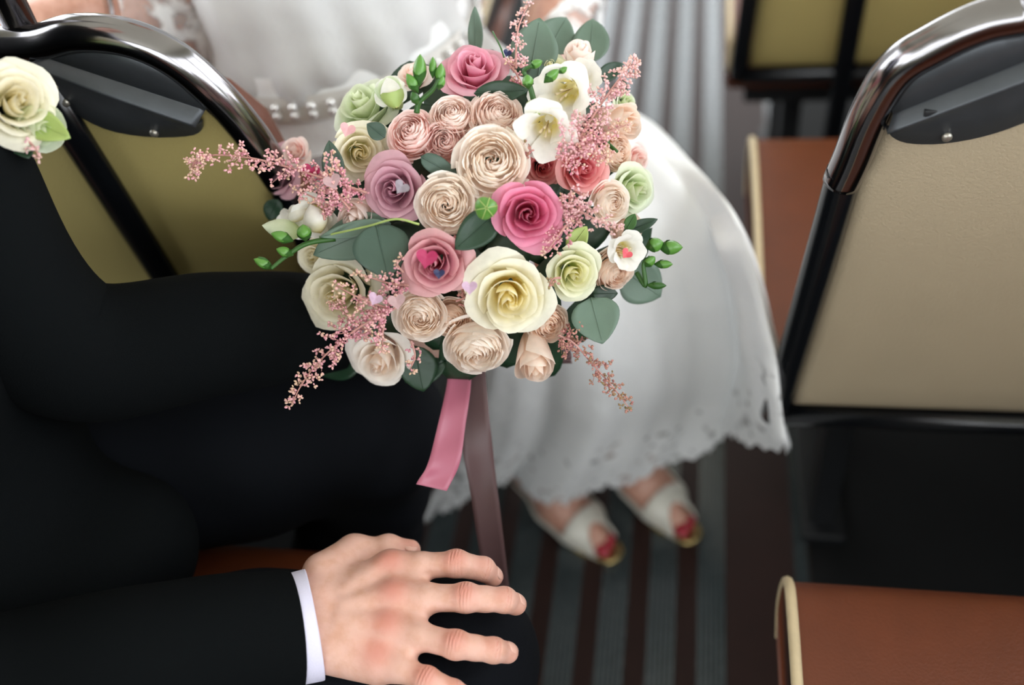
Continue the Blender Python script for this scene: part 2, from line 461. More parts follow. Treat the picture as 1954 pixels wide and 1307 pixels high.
railR = [(.121, .765), (.126, .792), (.133, .840), (.145, .879), (.166, .899), (.192, .916), (.219, .923), (.30, .935)]
railL = [(-.370, .765), (-.374, .790), (-.379, .822), (-.393, .865), (-.415, .904), (-.446, .926), (-.489, .932), (-.534, .923), (-.60, .925), (-.70, .930)]
bench_right = bench('cream-backed bus bench with chrome top rail and drilled dark plate beside the lace skirt', .100, XR - .03, .762, railR, M['vinyl'],
      fold=((.144, .831), (.330, .945 - .01)), low=[(.144, .831), (.151, .819), (.164, .812), (.188, .811), (.217, .818), (.245, .833), (.29, .865), (.33, .925)],
      groove=((.147, .845), (.322, .945)), rivets=[(.190, .821)], holes=[(.172, .849)])
bench_left = bench('yellow bus bench back with chrome arch and black post behind the dark suit', -.362, XL + .03, .762, railL, M['vinyl_yellow'],
      post=(-.541, .36, .905, .0165), fold=((-.534, .914), (-.414, .847)),
      low=[(-.534, .912), (-.539, .897), (-.536, .880), (-.525, .854), (-.504, .836), (-.468, .828), (-.432, .829), (-.419, .835), (-.414, .846)],
      groove=((-.52, .918), (-.403, .860)), rivets=[(-.527, .888), (-.527, .870), (-.461, .835)])
mir = [(x - .03, z) for x, z in railR]
bench_far = bench('yellow-backed bus bench farther up the gangway with a black post', .072, XR - .03, 1.49, mir, M['vinyl_yellow'], post=(.232, .02, .93, .0165))
bench_near = bench('tan bench whose piped cushion corner faces the back of the cream bench', .115, XR - .03, .035, railR, M['vinyl'])
bench_groom = bench('tan bench that the suited man sits on sideways', -.362, XL + .03, .035, railL, M['vinyl_yellow'])
bench_front = bench('yellow bus bench back behind the lace sleeve', -.39, XL + .03, 1.49, railL, M['vinyl_yellow'])
# upright pole that rises from the chrome arch
pole = tube('grab_pole', [(-.545, .690, .90), (-.545, .690, 1.2), (-.545, .690, ZC)], .0135, M['chrome'], None, 16)
tag(pole, 'upright chrome pole rising from the chrome arch of the yellow bench', 'pole')
# ================================================================== THE COUPLE
def tint_nodes(nt):
    a = node(nt, 'ShaderNodeAttribute', attribute_name='tint'); s = node(nt, 'ShaderNodeSeparateColor')
    nt.links.new(a.outputs['Color'], s.inputs['Color']); return s
def skin_mat(name, base, red, dark):
    m, nt, b, L = new_mat(name); s = tint_nodes(nt)
    n = node(nt, 'ShaderNodeTexNoise'); n.inputs['Scale'].default_value = 90; n.inputs['Detail'].default_value = 6
    tc = node(nt, 'ShaderNodeTexCoord'); L.new(tc.outputs['Object'], n.inputs['Vector'])
    m0 = node(nt, 'ShaderNodeMix', data_type='RGBA'); m0.inputs['A'].default_value = rgb(dark); m0.inputs['B'].default_value = rgb(base)
    rp = node(nt, 'ShaderNodeValToRGB'); rp.color_ramp.elements[0].position = .28; rp.color_ramp.elements[1].position = .56
    L.new(n.outputs['Fac'], rp.inputs['Fac']); L.new(rp.outputs['Color'], m0.inputs['Factor'])
    m1 = node(nt, 'ShaderNodeMix', data_type='RGBA'); m1.inputs['B'].default_value = rgb(red)
    L.new(s.outputs['Red'], m1.inputs['Factor']); L.new(m0.outputs['Result'], m1.inputs['A'])
    L.new(m1.outputs['Result'], b.inputs['Base Color'])
    b.inputs['Roughness'].default_value = .47; b.inputs['Subsurface Weight'].default_value = .12
    b.inputs['Subsurface Radius'].default_value = (.008, .003, .0015); b.inputs['Subsurface Scale'].default_value = 1.0
    n2 = node(nt, 'ShaderNodeTexNoise'); n2.inputs['Scale'].default_value = 420; n2.inputs['Detail'].default_value = 4
    L.new(tc.outputs['Object'], n2.inputs['Vector'])
    ad = node(nt, 'ShaderNodeMath', operation='MULTIPLY_ADD'); ad.inputs[1].default_value = -1.6
    L.new(s.outputs['Green'], ad.inputs[0]); 
    mu = node(nt, 'ShaderNodeMath', operation='MULTIPLY'); mu.inputs[1].default_value = .45
    L.new(n2.outputs['Fac'], mu.inputs[0]); L.new(mu.outputs[0], ad.inputs[2])
    bp = node(nt, 'ShaderNodeBump'); bp.inputs['Strength'].default_value = .55; bp.inputs['Distance'].default_value = .0008
    L.new(ad.outputs[0], bp.inputs['Height']); L.new(bp.outputs['Normal'], b.inputs['Normal'])
    return m
M['skin_man'] = skin_mat('mans_skin', '#dfb3a3', '#d28474', '#d3a28c')
M['skin_bride'] = skin_mat('brides_skin', '#cf9f8c', '#b9705f', '#bd8a76')
M['nail'] = simple('fingernail', '#e2b3a4', .28, noise=.05, nscale=200)
M['nail_red'] = simple('red_toenail', '#a3142e', .15, noise=.05, nscale=100, coat=.5)
M['suit'] = simple('dark_navy_wool', '#040709', .9, noise=.25, nscale=700, bump=.35, bscale=900, spec=.12)
M['trouser'] = simple('midnight_trouser_wool', '#070a10', .9, noise=.35, nscale=650, bump=.35, bscale=900, spec=.15)
M['shirt'] = simple('white_shirt_cotton', '#dcdaf0', .8, noise=.04, nscale=500, bump=.15, bscale=900)
M['button'] = simple('black_button', '#101012', .3, noise=.1)
M['hair_dark'] = simple('dark_brown_hair', '#2a1d15', .5, noise=.3, nscale=60, bump=.5, bscale=90, stretch=(1, 1, .15))
M['hair_blond'] = simple('fair_hair', '#7a5a3a', .5, noise=.3, nscale=60, bump=.5, bscale=90, stretch=(1, 1, .15))
def lace_mat(name, thresh, scale, opaque_min):
    """embroidered lace: solid white motifs joined by open net; tint red raises the opacity"""
    m, nt, b, L = new_mat(name); s = tint_nodes(nt)
    tc = node(nt, 'ShaderNodeTexCoord')
    v = node(nt, 'ShaderNodeTexVoronoi', feature='SMOOTH_F1'); v.inputs['Scale'].default_value = scale
    n = node(nt, 'ShaderNodeTexNoise'); n.inputs['Scale'].default_value = scale * .45; n.inputs['Detail'].default_value = 6; n.inputs['Roughness'].default_value = .65
    L.new(tc.outputs['Object'], v.inputs['Vector']); L.new(tc.outputs['Object'], n.inputs['Vector'])
    b.inputs['Base Color'].default_value = (.85, .865, .875, 1); b.inputs['Roughness'].default_value = .7
    b.inputs['Sheen Weight'].default_value = .1
    ad = node(nt, 'ShaderNodeMath', operation='MULTIPLY_ADD'); ad.inputs[1].default_value = .55
    L.new(v.outputs['Distance'], ad.inputs[0]); L.new(n.outputs['Fac'], ad.inputs[2])
    bp = node(nt, 'ShaderNodeBump'); bp.inputs['Strength'].default_value = .55; bp.inputs['Distance'].default_value = .004
    L.new(ad.outputs[0], bp.inputs['Height']); L.new(bp.outputs['Normal'], b.inputs['Normal'])
    r = node(nt, 'ShaderNodeMapRange'); r.inputs['From Min'].default_value = thresh - .05; r.inputs['From Max'].default_value = thresh + .05
    r.inputs['To Min'].default_value = opaque_min; r.inputs['To Max'].default_value = 1.0
    L.new(ad.outputs[0], r.inputs['Value'])
    mxr = node(nt, 'ShaderNodeMath', operation='MAXIMUM'); L.new(r.outputs['Result'], mxr.inputs[0]); L.new(s.outputs['Red'], mxr.inputs[1])
    L.new(mxr.outputs[0], b.inputs['Alpha'])
    return m
M['lace'] = lace_mat('gown_lace', .60, 60, .45)
M['dimmed_bodice_lace'] = lace_mat('dimmed_bodice_lace', .60, 46, .45); M['dimmed_bodice_lace'].node_tree.nodes['Principled BSDF'].inputs['Base Color'].default_value = (.64, .65, .655, 1)  # gown lace greyed to tone down the window light on the bodice
M['sleeve_lace'] = lace_mat('sleeve_lace', .74, 34, .22)
M['satin'] = simple('ivory_satin_lining', '#d6d4d0', .38, noise=.03, nscale=20, bump=.1, bscale=80, sheen=.1)
M['shoe'] = simple('ivory_satin_shoe', '#d9d6cb', .3, noise=.06, nscale=90, bump=.25, bscale=160)
M['gold'] = simple('gold_sole_edge', '#c8b27a', .25, metal=.8, noise=.1)
M['bead'] = simple('crystal_bead', '#f4f4f4', .08, metal=.6, noise=.05)

def ring_loft(rings, n_along, n_round, fold=None, t0=0.0):
    """rings: (centre, u axis, v axis, a, b); smooth tube through them"""
    C_ = catmull([r[0] for r in rings], n_along); U = catmull([r[1] for r in rings], n_along); W = catmull([r[2] for r in rings], n_along)
    A = catmull([(r[3], r[4], 0) for r in rings], n_along)
    th = np.linspace(0, 2 * math.pi, n_round, endpoint=False)
    V = np.zeros((n_along, n_round, 3))
    for i in range(n_along):
        u = U[i] / np.linalg.norm(U[i]); w_ = W[i] - u * W[i].dot(u); w_ /= np.linalg.norm(w_)
        t = i / (n_along - 1)
        f = fold(t, th) if fold else 0.0
        ct, st = np.cos(th), np.sin(th)
        V[i] = C_[i] + np.outer((A[i, 0] + f) * ct, u) + np.outer((A[i, 1] + f) * st, w_)
    F = []
    for i in range(n_along - 1):
        for k in range(n_round):
            k2 = (k + 1) % n_round
            F.append((i * n_round + k, (i + 1) * n_round + k, (i + 1) * n_round + k2, i * n_round + k2))
    return V, F

# ---------------------------------------------------------------- the bride
bride = empty('person', (-.36, 1.02, 0))
tag(bride, 'bride in a white lace gown and peep-toe shoes with the bouquet in her lap', 'person')
dF = np.array([.70, -.71, 0]); dL = np.array([.71, .70, 0]); up = np.array([0, 0, 1.])
def h2(a, b): return np.array([a, b, 0.]) / math.hypot(a, b)
skirt_rings = [((-.405, 1.025, .765), dL, dF, .150, .118), ((-.402, 1.03, .690), dL, dF, .175, .150), ((-.380, 1.035, .610), dL, dF * .8 + up * .6, .198, .155),
    ((-.27, 1.01, .548), dL, up, .200, .100), ((-.18, .955, .540), dL, up, .200, .090), ((-.105, .910, .500), h2(.76, .65), (up + h2(.65, -.76)) / 1.414, .188, .098),
    ((-.090, .925, .385), h2(.86, .5), h2(.5, -.86), .212, .115), ((-.095, .945, .26), h2(.92, .38), h2(.38, -.92), .225, .115), ((-.112, .935, .150), h2(.955, .30), h2(.30, -.955), .256, .085)]
ph = RNG.uniform(0, 6.28, 12)
def skirt_fold(t, th):
    k = max(0.0, t - .35) ** 1.1
    g = .010 * np.sin(5 * th + ph[0] + 1.5 * t) + .009 * np.sin(8 * th + ph[1] - 1.0 * t) + .006 * np.sin(13 * th + ph[2] + 2 * t) + .003 * np.sin(23 * th + ph[3])
    return g * k * 2.0 + .002 * np.sin(30 * t + 3 * th)
NA, NR = 110, 420
V, F = ring_loft(skirt_rings, NA, NR, skirt_fold)
th = np.linspace(0, 2 * math.pi, NR, endpoint=False)
# scalloped hem: tongues of lace of uneven length
for i in range(NA):
    t = i / (NA - 1); k = np.clip((t - .86) / .14, 0, 1) ** 2
    sc = .016 * np.abs(np.sin(th * 11 + .6)) + .008 * np.abs(np.sin(th * 34)) + .006 * np.abs(np.sin(th * 67 + .4)) + .004 * np.sin(th * 131) + .018 * np.sin(4 * th + 1.0) - .016 * np.exp(-((th - 1.7) / .7) ** 2)
    V[i, :, 2] -= k * sc
    V[i, :, 2] += k * .010 * np.clip(np.cos(th - .2), 0, 1) ** 2 - k * .012 * np.clip(-np.cos(th - .5), 0, 1) ** 2
for i in range(NA):      # left end of the hem swings towards the seats behind
    k = np.clip((i / (NA - 1) - .68) / .32, 0, 1); V[i, :, 1] -= k * .055 * np.clip(-np.cos(th), 0, 1) ** 4
# one wide flare of the skirt hangs off her left knee, out past the corner of the bench
flare_t = [.48, .60, .70, .80, .90, 1.0]; flare_p = np.array([(.0, .0, .0), (.048, .80, .620), (.066, .772, .578), (.080, .745, .530), (.090, .726, .470), (.100, .720, .405)])
wrapd = (th - .20 + math.pi) % (2 * math.pi) - math.pi; wgt = np.where(wrapd > 0, np.exp(-(wrapd / .52) ** 2), np.exp(-(wrapd / .75) ** 2)); k0 = int(.20 / (2 * math.pi) * NR)
for i in range(NA):
    t = i / (NA - 1)
    if t < .48: continue
    tg = np.array([np.interp(t, flare_t[1:], flare_p[1:, c]) for c in range(3)]); ramp = np.clip((t - .48) / .14, 0, 1); ramp = ramp * ramp * (3 - 2 * ramp)
    V[i] += np.outer(wgt * ramp, tg - V[i, k0])
tt = np.repeat(np.linspace(0, 1, NA), NR)
tint = np.stack([np.clip((.90 - tt) / .05, 0, 1), tt, np.zeros_like(tt)], 1)
gown = mesh_obj('gown_skirt', V.reshape(-1, 3), F, M['lace'], bride, tint=tint)
# bodice
BO = np.array([-.030, -.005, .065])
bod = [(np.array(c) + BO, u, v, a, b_) for c, u, v, a, b_ in [((-.372, 1.032, .660), dL, dF, .160, .132), ((-.375, 1.03, .70), dL, dF, .154, .122), ((-.378, 1.035, .76), dL, dF, .150, .115), ((-.385, 1.045, .86), dL, dF, .155, .115), ((-.39, 1.05, .96), dL, dF, .165, .122),
       ((-.395, 1.055, 1.05), dL, dF, .165, .110), ((-.40, 1.06, 1.12), dL, dF, .13, .085), ((-.40, 1.06, 1.16), dL, dF, .075, .07)]]
def bod_fold(t, th):
    k = max(0, 1 - t * 1.6)
    return .0045 * k * np.sin(9 * th + 7 * t + ph[5]) + .003 * k * np.sin(17 * th - 9 * t) + .0035 * k * np.sin(26 * t + 2 * th)
V, F = ring_loft(bod, 70, 140, bod_fold)
mesh_obj('bodice', V.reshape(-1, 3), F, M['dimmed_bodice_lace'], bride, tint=np.ones((70 * 140, 3)))
# beaded belt
V, F = ring_loft([(BO + np.array([-.373, 1.03, .655]), dL, dF, .166, .136), (BO + np.array([-.374, 1.03, .668]), dL, dF, .163, .133), (BO + np.array([-.375, 1.03, .682]), dL, dF, .160, .130)], 6, 120)
belt = mesh_obj('belt', V.reshape(-1, 3), F, M['satin'], bride)
bm = bmesh.new(); bmesh.ops.create_icosphere(bm, subdivisions=2, radius=.0048); bv = [v.co[:] for v in bm.verts]; bf = [[v.index for v in f.verts] for f in bm.faces]; bm.free()
bead0 = None
for i in range(96):
    a = 2 * math.pi * i / 48; z = .664 + .010 * (i // 48)
    c = BO + np.array([-.374, 1.03, z]) + dL * .168 * math.cos(a) + dF * .138 * math.sin(a)
    if bead0 is None: o = bead0 = mesh_obj('bead', bv, bf, M['bead'], belt)
    else: o = bead0.copy(); COL.objects.link(o)
    o.location = c

# body: legs, feet, torso, arms, head in one surface
B = Field((-.80, .70, -.01), (.08, 1.32, 1.52), .005)
def limb(f, pts, k=.012): f.chain([(np.array(p), r) for p, r in pts], k)
feet = {}
def foot_points(toe, direction):
    d = np.array([direction[0], direction[1], 0.]); d /= np.linalg.norm(d)
    toe = np.array([toe[0], toe[1], 0.]); s = np.array([d[1], -d[0], 0.])
    q = lambda along, side, z: toe - d * along + s * side + up * z
    return d, s, q
def add_foot(f, q, ankle, knee, extra=0.0, leg=True):
    f.cap(q(.235, 0, .085), q(.20, 0, .095), .026 + extra, .028 + extra, .012)
    f.cap(q(.20, 0, .090), q(.11, 0, .052), .030 + extra, .030 + extra, .014)
    f.cap(q(.11, .006, .046), q(.07, .008, .030), .032 + extra, .025 + extra, .014)
    f.cap(q(.11, -.016, .040), q(.07, -.018, .028), .022 + extra, .020 + extra, .014)
    f.cap(q(.07, .0, .027), q(.036, .0, .021), .028 + extra, .020 + extra, .012)
    if leg:
        f.cap(q(.205, 0, .10), ankle, .030, .030, .015); f.cap(ankle, knee, .032, .05, .02)
dR, sR, qR = foot_points((-.100, .812), (.79, -.61)); dLf, sLf, qL = foot_points((.013, .852), (.70, -.72))
aR = qR(.215, 0, .16); aL = qL(.215, 0, .16)
kR = np.array([-.19, .885, .49]); kL = np.array([-.055, .965, .49])
add_foot(B, qR, aR, kR); add_foot(B, qL, aL, kL)
for q in (qR, qL):     # toes
    for j, (sd, r, l) in enumerate(((.013, .0105, .010), (-.003, .008, .013), (-.015, .0075, .019))):
        B.cap(q(.05, sd, .024), q(l + .006, sd * .8, .018), r, r * .9, .004)
hipR = np.array([-.44, .98, .53]); hipL = np.array([-.32, 1.09, .53])
limb(B, [(hipR, .085), (kR, .058)], .03); limb(B, [(hipL, .085), (kL, .058)], .03)
B.ell(BO * .6 + np.array((-.38, 1.04, .58)), (.13, .13, .10), .03); B.ell(BO * .6 + np.array((-.38, 1.04, .75)), (.105, .105, .15), .04); B.ell(BO * .8 + np.array((-.385, 1.052, .95)), (.105, .105, .14), .04)
B.cap((-.39, 1.05, 1.08), (-.395, 1.05, 1.20), .055, .045, .03)
B.ell((-.385, 1.04, 1.315), (.075, .085, .112), .02)
for sgn in (-1, 1):     # eyes sockets and ears
    B.ell(np.array([-.385, 1.04, 1.30]) + dL * sgn * .078, (.012, .018, .028), .008)
B.ell(np.array([-.385, 1.04, 1.295]) + dF * .088, (.011, .011, .020), .012)          # nose
B.ell(np.array([-.385, 1.04, 1.255]) + dF * .078, (.018, .018, .008), .008)          # lips
shR = np.array([-.555, .99, 1.07]); shL = np.array([-.285, 1.19, 1.07])
elR = np.array([-.575, .985, .785]); wrR = np.array([-.632, .890, .845])
elL = np.array([-.155, 1.12, .745]); wrL = np.array([-.165, .865, .690])
limb(B, [(shR, .052), (elR, .040), (wrR, .027)], .02); limb(B, [(shL, .052), (elL, .040), (wrL, .027)], .02)
def small_hand(f, wrist, fwd, side, nrm, r=.0085):
    fwd, side, nrm = [np.array(v, float) / np.linalg.norm(v) for v in (fwd, side, nrm)]
    pc = wrist + fwd * .05
    f.cap(wrist, wrist + fwd * .08 + side * .02, .024, .017, .012); f.cap(wrist, wrist + fwd * .08 - side * .02, .024, .017, .012)
    for j, ln in enumerate((.068, .076, .070, .055)):
        a = wrist + fwd * .088 + side * (.030 - .020 * j)
        b_ = a + fwd * ln * .55 - nrm * .012; c_ = b_ + fwd * ln * .25 - nrm * .032
        f.cap(a, b_, r, r * .95, .005); f.cap(b_, c_, r * .95, r * .8, .003)
    a = wrist + fwd * .03 + side * .03; b_ = a + fwd * .035 + side * .022 - nrm * .012
    f.cap(a, b_, .012, .011, .008); f.cap(b_, b_ + fwd * .028 - nrm * .01, .010, .009, .004)
small_hand(B, wrR, (-.85, -.35, .06), (.35, -.85, 0), (0, 0, 1))
small_hand(B, wrL, (-.1, -.9, -.25), (-.95, .1, 0), (0, -.2, 1))
V, F = B.mesh(); V = relax(V, F, 2)
red = np.zeros((len(V), 3))
body_b = mesh_obj('body', V, F, M['skin_bride'], bride, tint=red)
H = Field((-.52, .90, 1.10), (-.26, 1.20, 1.50), .008)
H.ell(np.array([-.385, 1.04, 1.335]) - dF * .018, (.086, .096, .112), .02); H.ell(np.array([-.385, 1.04, 1.24]) - dF * .07, (.055, .055, .06), .03)
V, F = H.mesh(); keep = [f for f in F if not ((V[f].mean(0) - np.array([-.385, 1.04, 0])) @ dF > .045 and V[f].mean(0)[2] < 1.37)]
mesh_obj('hair', V, keep, M['hair_blond'], bride)
for sgn in (-1, 1):
    e = MB(); bmx = bmesh.new(); bmesh.ops.create_uvsphere(bmx, u_segments=10, v_segments=8, radius=.011)
    c = np.array([-.385, 1.04, 1.315]) + dF * .073 + dL * sgn * .030
    e.add([c + np.array(v.co[:]) for v in bmx.verts], [[v.index for v in f.verts] for f in bmx.faces]); bmx.free()
    e.build('eye', M['shirt'], body_b)
# lace sleeves over the arms
def sleeve(name, pts, mat, parent, n=40, m=40, fold=None, tint_=None):
    path = catmull([p for p, r in pts], n); rr = catmull([(r, 0, 0) for p, r in pts], n)[:, 0]
    V, F = tube_vf(path, rr, m, cap=False); V = np.array(V)
    if fold is not None:
        ax = np.repeat(path, m, 0); d = V - ax; l = np.linalg.norm(d, axis=1, keepdims=True)
        t = np.repeat(np.linspace(0, 1, n), m); k = np.tile(np.linspace(0, 2 * math.pi, m, endpoint=False), n)
        V = ax + d * (1 + fold(t, k)[:, None])
    return mesh_obj(name, V, F, mat, parent, tint=tint_)
fl = lambda t, k: .05 * np.sin(14 * t + 2 * k) + .03 * np.sin(31 * t - k)
z0 = np.zeros((1600, 3))
sleeve('lace_sleeve', [(shR + np.array([.0, 0, .02]), .062), ((shR + elR) / 2, .060), (elR, .056), (wrR * .8 + elR * .2, .040)], M['sleeve_lace'], bride, fold=fl, tint_=z0)
sleeve('lace_sleeve', [(shL + np.array([.0, 0, .02]), .062), ((shL + elL) / 2, .054), (elL, .050), (wrL * .8 + elL * .2, .037)], M['sleeve_lace'], bride, fold=fl, tint_=z0)
brc = wrR * .86 + elR * .14
fr = frame_of(wrR - elR)
tube('bangle', [brc + fr @ np.array([.036 * math.cos(a), .036 * math.sin(a), 0]) for a in np.linspace(0, 2 * math.pi, 30)], .0022, M['chrome'], bride, 8)
# peep-toe shoes
def shoe(q, d, s):
    f = Field(q(.12, 0, .05) - np.array([.19, .19, .06]), q(.12, 0, .05) + np.array([.19, .19, .09]), .003)
    add_foot(f, q, None, None, .0045, False)
    f.cap(q(.05, 0, .022), q(.016, 0, .018), .026, .021, .012)
    V, F = f.mesh(); V = relax(V, F, 3)
    toe = q(0, 0, 0); along = -(V - toe) @ d; side = (V - toe) @ s; z = V[:, 2]
    top = np.interp(along, [0, .055, .070, .11, .16, .20, .26], [.2, .2, .036, .044, .064, .094, .125])
    drop = (z > top) & (along > .056)
    hole = ((along - .006) / .036) ** 2 + (side / .0235) ** 2 < 1
    drop |= hole & (z > .008)
    kf = [fc for fc in F if not drop[fc].any()]
    sh = mesh_obj('shoe', V, kf, M['shoe'], bride)
    md = sh.modifiers.new('thick', 'SOLIDIFY'); md.thickness = .003; md.offset = 0
    # sole with a gold edge, and the heel
    mb = MB(); nn = 30; outl = []
    for a in np.linspace(0, 2 * math.pi, nn, endpoint=False):
        al = .058 - .060 * math.cos(a); sd = .031 * math.sin(a) * (1 if al > .03 else .85); outl.append((al, sd))
    Vt = [q(al, sd, .0085) for al, sd in outl] + [q(al, sd, .001) for al, sd in outl]
    Fb = [tuple(range(nn)), tuple(range(nn, 2 * nn))[::-1]] + [(i, (i + 1) % nn, nn + (i + 1) % nn, nn + i) for i in range(nn)]
    mesh_obj('sole', Vt, Fb, M['gold'], sh, False)
    tube('toe_edge', catmull([q(.012, .02, .010), q(-.002, .012, .011), q(-.006, 0, .012), q(-.002, -.012, .011), q(.012, -.02, .010)], 14), .0034, M['gold'], sh, 8)
    tube('heel', [q(.235, 0, .070), q(.238, 0, .035), q(.236, 0, .001)], [.024, .011, .009], M['shoe'], sh, 12)
    for j, (sd, r, l) in enumerate(((.012, .0130, .006), (-.005, .0105, .008), (-.017, .0090, .013))):
        bmx = bmesh.new(); bmesh.ops.create_uvsphere(bmx, u_segments=10, v_segments=8, radius=1)
        c = q(l + .008, sd * .8, .023)
        VV = [c + d * v.co.x * r + s * v.co.y * r * .85 + up * v.co.z * r * .75 for v in bmx.verts]
        mesh_obj('toenail', VV, [[v.index for v in f_.verts] for f_ in bmx.faces], M['nail_red'], body_b); bmx.free()
    return sh
shoe(qR, dR, sR); shoe(qL, dLf, sLf)

# ---------------------------------------------------------------- the groom
groom = empty('person', (-.60, .40, 0))
tag(groom, 'seated man in a dark navy suit with his spread hand on his knee', 'person')
# jacket trunk
J = Field((-.92, .08, .44), (-.34, .76, 1.26), .006)
J.ell((-.65, .40, .60), (.15, .19, .16), .04); J.ell((-.645, .405, .78), (.135, .180, .18), .05); J.ell((-.63, .41, .97), (.128, .185, .17), .05)
J.cap((-.60, .25, 1.08), (-.61, .55, 1.08), .062, .062, .04); J.cap((-.60, .41, 1.12), (-.58, .41, 1.19), .075, .066, .03)
J.cap((-.52, .31, .575), (-.49, .43, .565), .06, .07, .04)                        # skirt of the jacket over the lap
J.warp(lambda Q: .0035 * np.sin(38 * Q[..., 2] + 14 * Q[..., 1]) + .003 * np.sin(24 * Q[..., 1] - 30 * Q[..., 2] + 11 * Q[..., 0]))
V, F = J.mesh(); V = relax(V, F, 3)
mesh_obj('jacket', V, F, M['suit'], groom)
def wr_fold(t, k): return .05 * np.sin(16 * t + 1.6 * np.sin(k)) * np.exp(-((t - .5) / .22) ** 2) + .018 * np.sin(9 * t + 2 * k + 1) + .012 * np.sin(29 * t - k)
shRg = np.array([-.60, .225, 1.07]); elRg = np.array([-.510, .245, .665]); cuffR = P(570, 1198, .79)
shLg = np.array([-.61, .575, 1.07]); elLg = np.array([-.505, .510, .745]); cuffL = P(650, 615, .905)
handR_dir = PZ(756, 1140, .585) - cuffR; handR_dir /= np.linalg.norm(handR_dir)
slv = sleeve('jacket_sleeve', [(shRg, .075), (shRg * .5 + elRg * .5, .066), (elRg, .058), (elRg * .45 + cuffR * .55, .056), (cuffR - handR_dir * .004, .047)], M['suit'], groom, 60, 48, wr_fold)
sleeve('jacket_sleeve', [(shLg, .075), (shLg * .5 + elLg * .5, .066), (elLg, .060), (elLg * .45 + cuffL * .55, .054), (cuffL, .042)], M['suit'], groom, 60, 48, wr_fold)
# lapels and collar laid over the chest
def ribbon_vf(L_, R_):
    L_ = np.array(L_); R_ = np.array(R_); n = len(L_)
    V = np.concatenate([L_, (L_ + R_) / 2 + 0, R_]); F = []
    for i in range(n - 1):
        F += [(i, i + 1, n + i + 1, n + i), (n + i, n + i + 1, 2 * n + i + 1, 2 * n + i)]
    return V, F
for sg in (1, -1):
    a = catmull([(-.532, .41 + sg * .06, 1.16), (-.502, .41 + sg * .05, 1.06), (-.495, .41 + sg * .03, .95), (-.502, .41 + sg * .01, .84)], 20)
    b_ = catmull([(-.545, .41 + sg * .075, 1.17), (-.517, .41 + sg * .115, 1.06), (-.506, .41 + sg * .085, .95), (-.506, .41 + sg * .015, .84)], 20)
    lp = mesh_obj('lapel', *ribbon_vf(a, b_), M['suit'], groom); md = lp.modifiers.new('thick', 'SOLIDIFY'); md.thickness = .004
a = catmull([(-.515, .38, 1.16), (-.495, .385, 1.0), (-.500, .40, .86)], 16); b_ = catmull([(-.515, .44, 1.16), (-.495, .435, 1.0), (-.500, .42, .86)], 16)
shf = mesh_obj('shirt_front', *ribbon_vf(a, b_), M['shirt'], groom); md = shf.modifiers.new('thick', 'SOLIDIFY'); md.thickness = .003
# trousers
T = Field((-.80, .14, .0), (.0, .76, .66), .006)
hR, kR_, fR = np.array([-.62, .31, .52]), np.array([-.195, .392, .492]), np.array([-.36, .40, .09])
hL, kL_, fL = np.array([-.62, .50, .54]), np.array([-.312, .610, .540]), np.array([-.44, .62, .09])
T.cap(hR, kR_, .098, .074, .02); T.cap(kR_, kR_ * .45 + fR * .55, .073, .068, .02); T.cap(kR_ * .45 + fR * .55, fR, .068, .062, .02)
Tb = T.blank(); Tb.cap(hL, kL_, .098, .076, .02); Tb.cap(kL_, kL_ * .45 + fL * .55, .074, .068, .02); Tb.cap(kL_ * .45 + fL * .55, fL, .068, .062, .02)
T.union(Tb, .008); T.ell((-.66, .40, .53), (.14, .17, .10), .03)
T.warp(lambda Q: .003 * np.sin(45 * Q[..., 0] + 20 * Q[..., 1]) + .0025 * np.sin(60 * Q[..., 2] + 30 * Q[..., 0]))
V, F = T.mesh(); V = relax(V, F, 3)
mesh_obj('trousers', V, F, M['trouser'], groom)
for f0, dd in ((fR, (.9, .1)), (fL, (.9, .25))):
    S = Field(f0 - np.array([.12, .14, .10]), f0 + np.array([.26, .16, .06]), .005)
    d = h2(*dd)
    b0 = np.array([f0[0], f0[1], 0])
    S.cap(b0 - d * .05 + up * .042, b0 + d * .06 + up * .052, .038, .042, .02); S.cap(b0 + d * .06 + up * .042, b0 + d * .19 + up * .032, .042, .030, .02)
    S.warp(lambda Q: np.where(Q[..., 2] < .003, .05, 0)); V, F = S.mesh(); mesh_obj('shoe', relax(V, F, 2), F, M['black_tube'], groom)

# body: hand in fine detail, plus head, neck and the other hand
h = .0013
wr = P(590, 1196, .792)
jn = {  # knuckle, middle joint, end joint, tip, with radii
    'index': [((749, 1083), .5855, .0118), ((871, 1076), .5885, .0103), ((922, 1086), .5790, .0092), ((941, 1100), .5665, .0085)],
    'middle': [((756, 1141), .5870, .0122), ((889, 1141), .5905, .0108), ((962, 1145), .5815, .0095), ((984, 1153), .5690, .0089)],
    'ring': [((745, 1200), .5840, .0116), ((870, 1231), .5865, .0102), ((942, 1241), .5770, .0091), ((969, 1245), .5650, .0085)],
    'little': [((726, 1258), .5760, .0106), ((815, 1298), .5775, .0091), ((865, 1319), .5695, .0080), ((888, 1327), .5600, .0074)]}
J3 = {k: [(PZ(p[0], p[1], z), r) for p, z, r in v] for k, v in jn.items()}
lo = np.array([-.36, .27, .50]); hi = np.array([-.10, .50, .66])
HF = Field(lo, hi, h)
palm = HF.blank()
wu = wr + up * .0
side = (J3['index'][0][0] - J3['little'][0][0]); side /= np.linalg.norm(side)
for k, r0, off in (('index', .0150, .018), ('middle', .0158, .006), ('ring', .0152, -.006), ('little', .0140, -.018)):
    kn = J3[k][0][0]; base = wr + side * off + handR_dir * .012 - up * .001
    palm.cap(base, kn - up * .005 - handR_dir * .004, .0185, r0, .012)
    palm.cap(wr * .55 + kn * .45 + side * off * .3 - up * .006, kn - up * .007, .016, r0 * .92, .012)
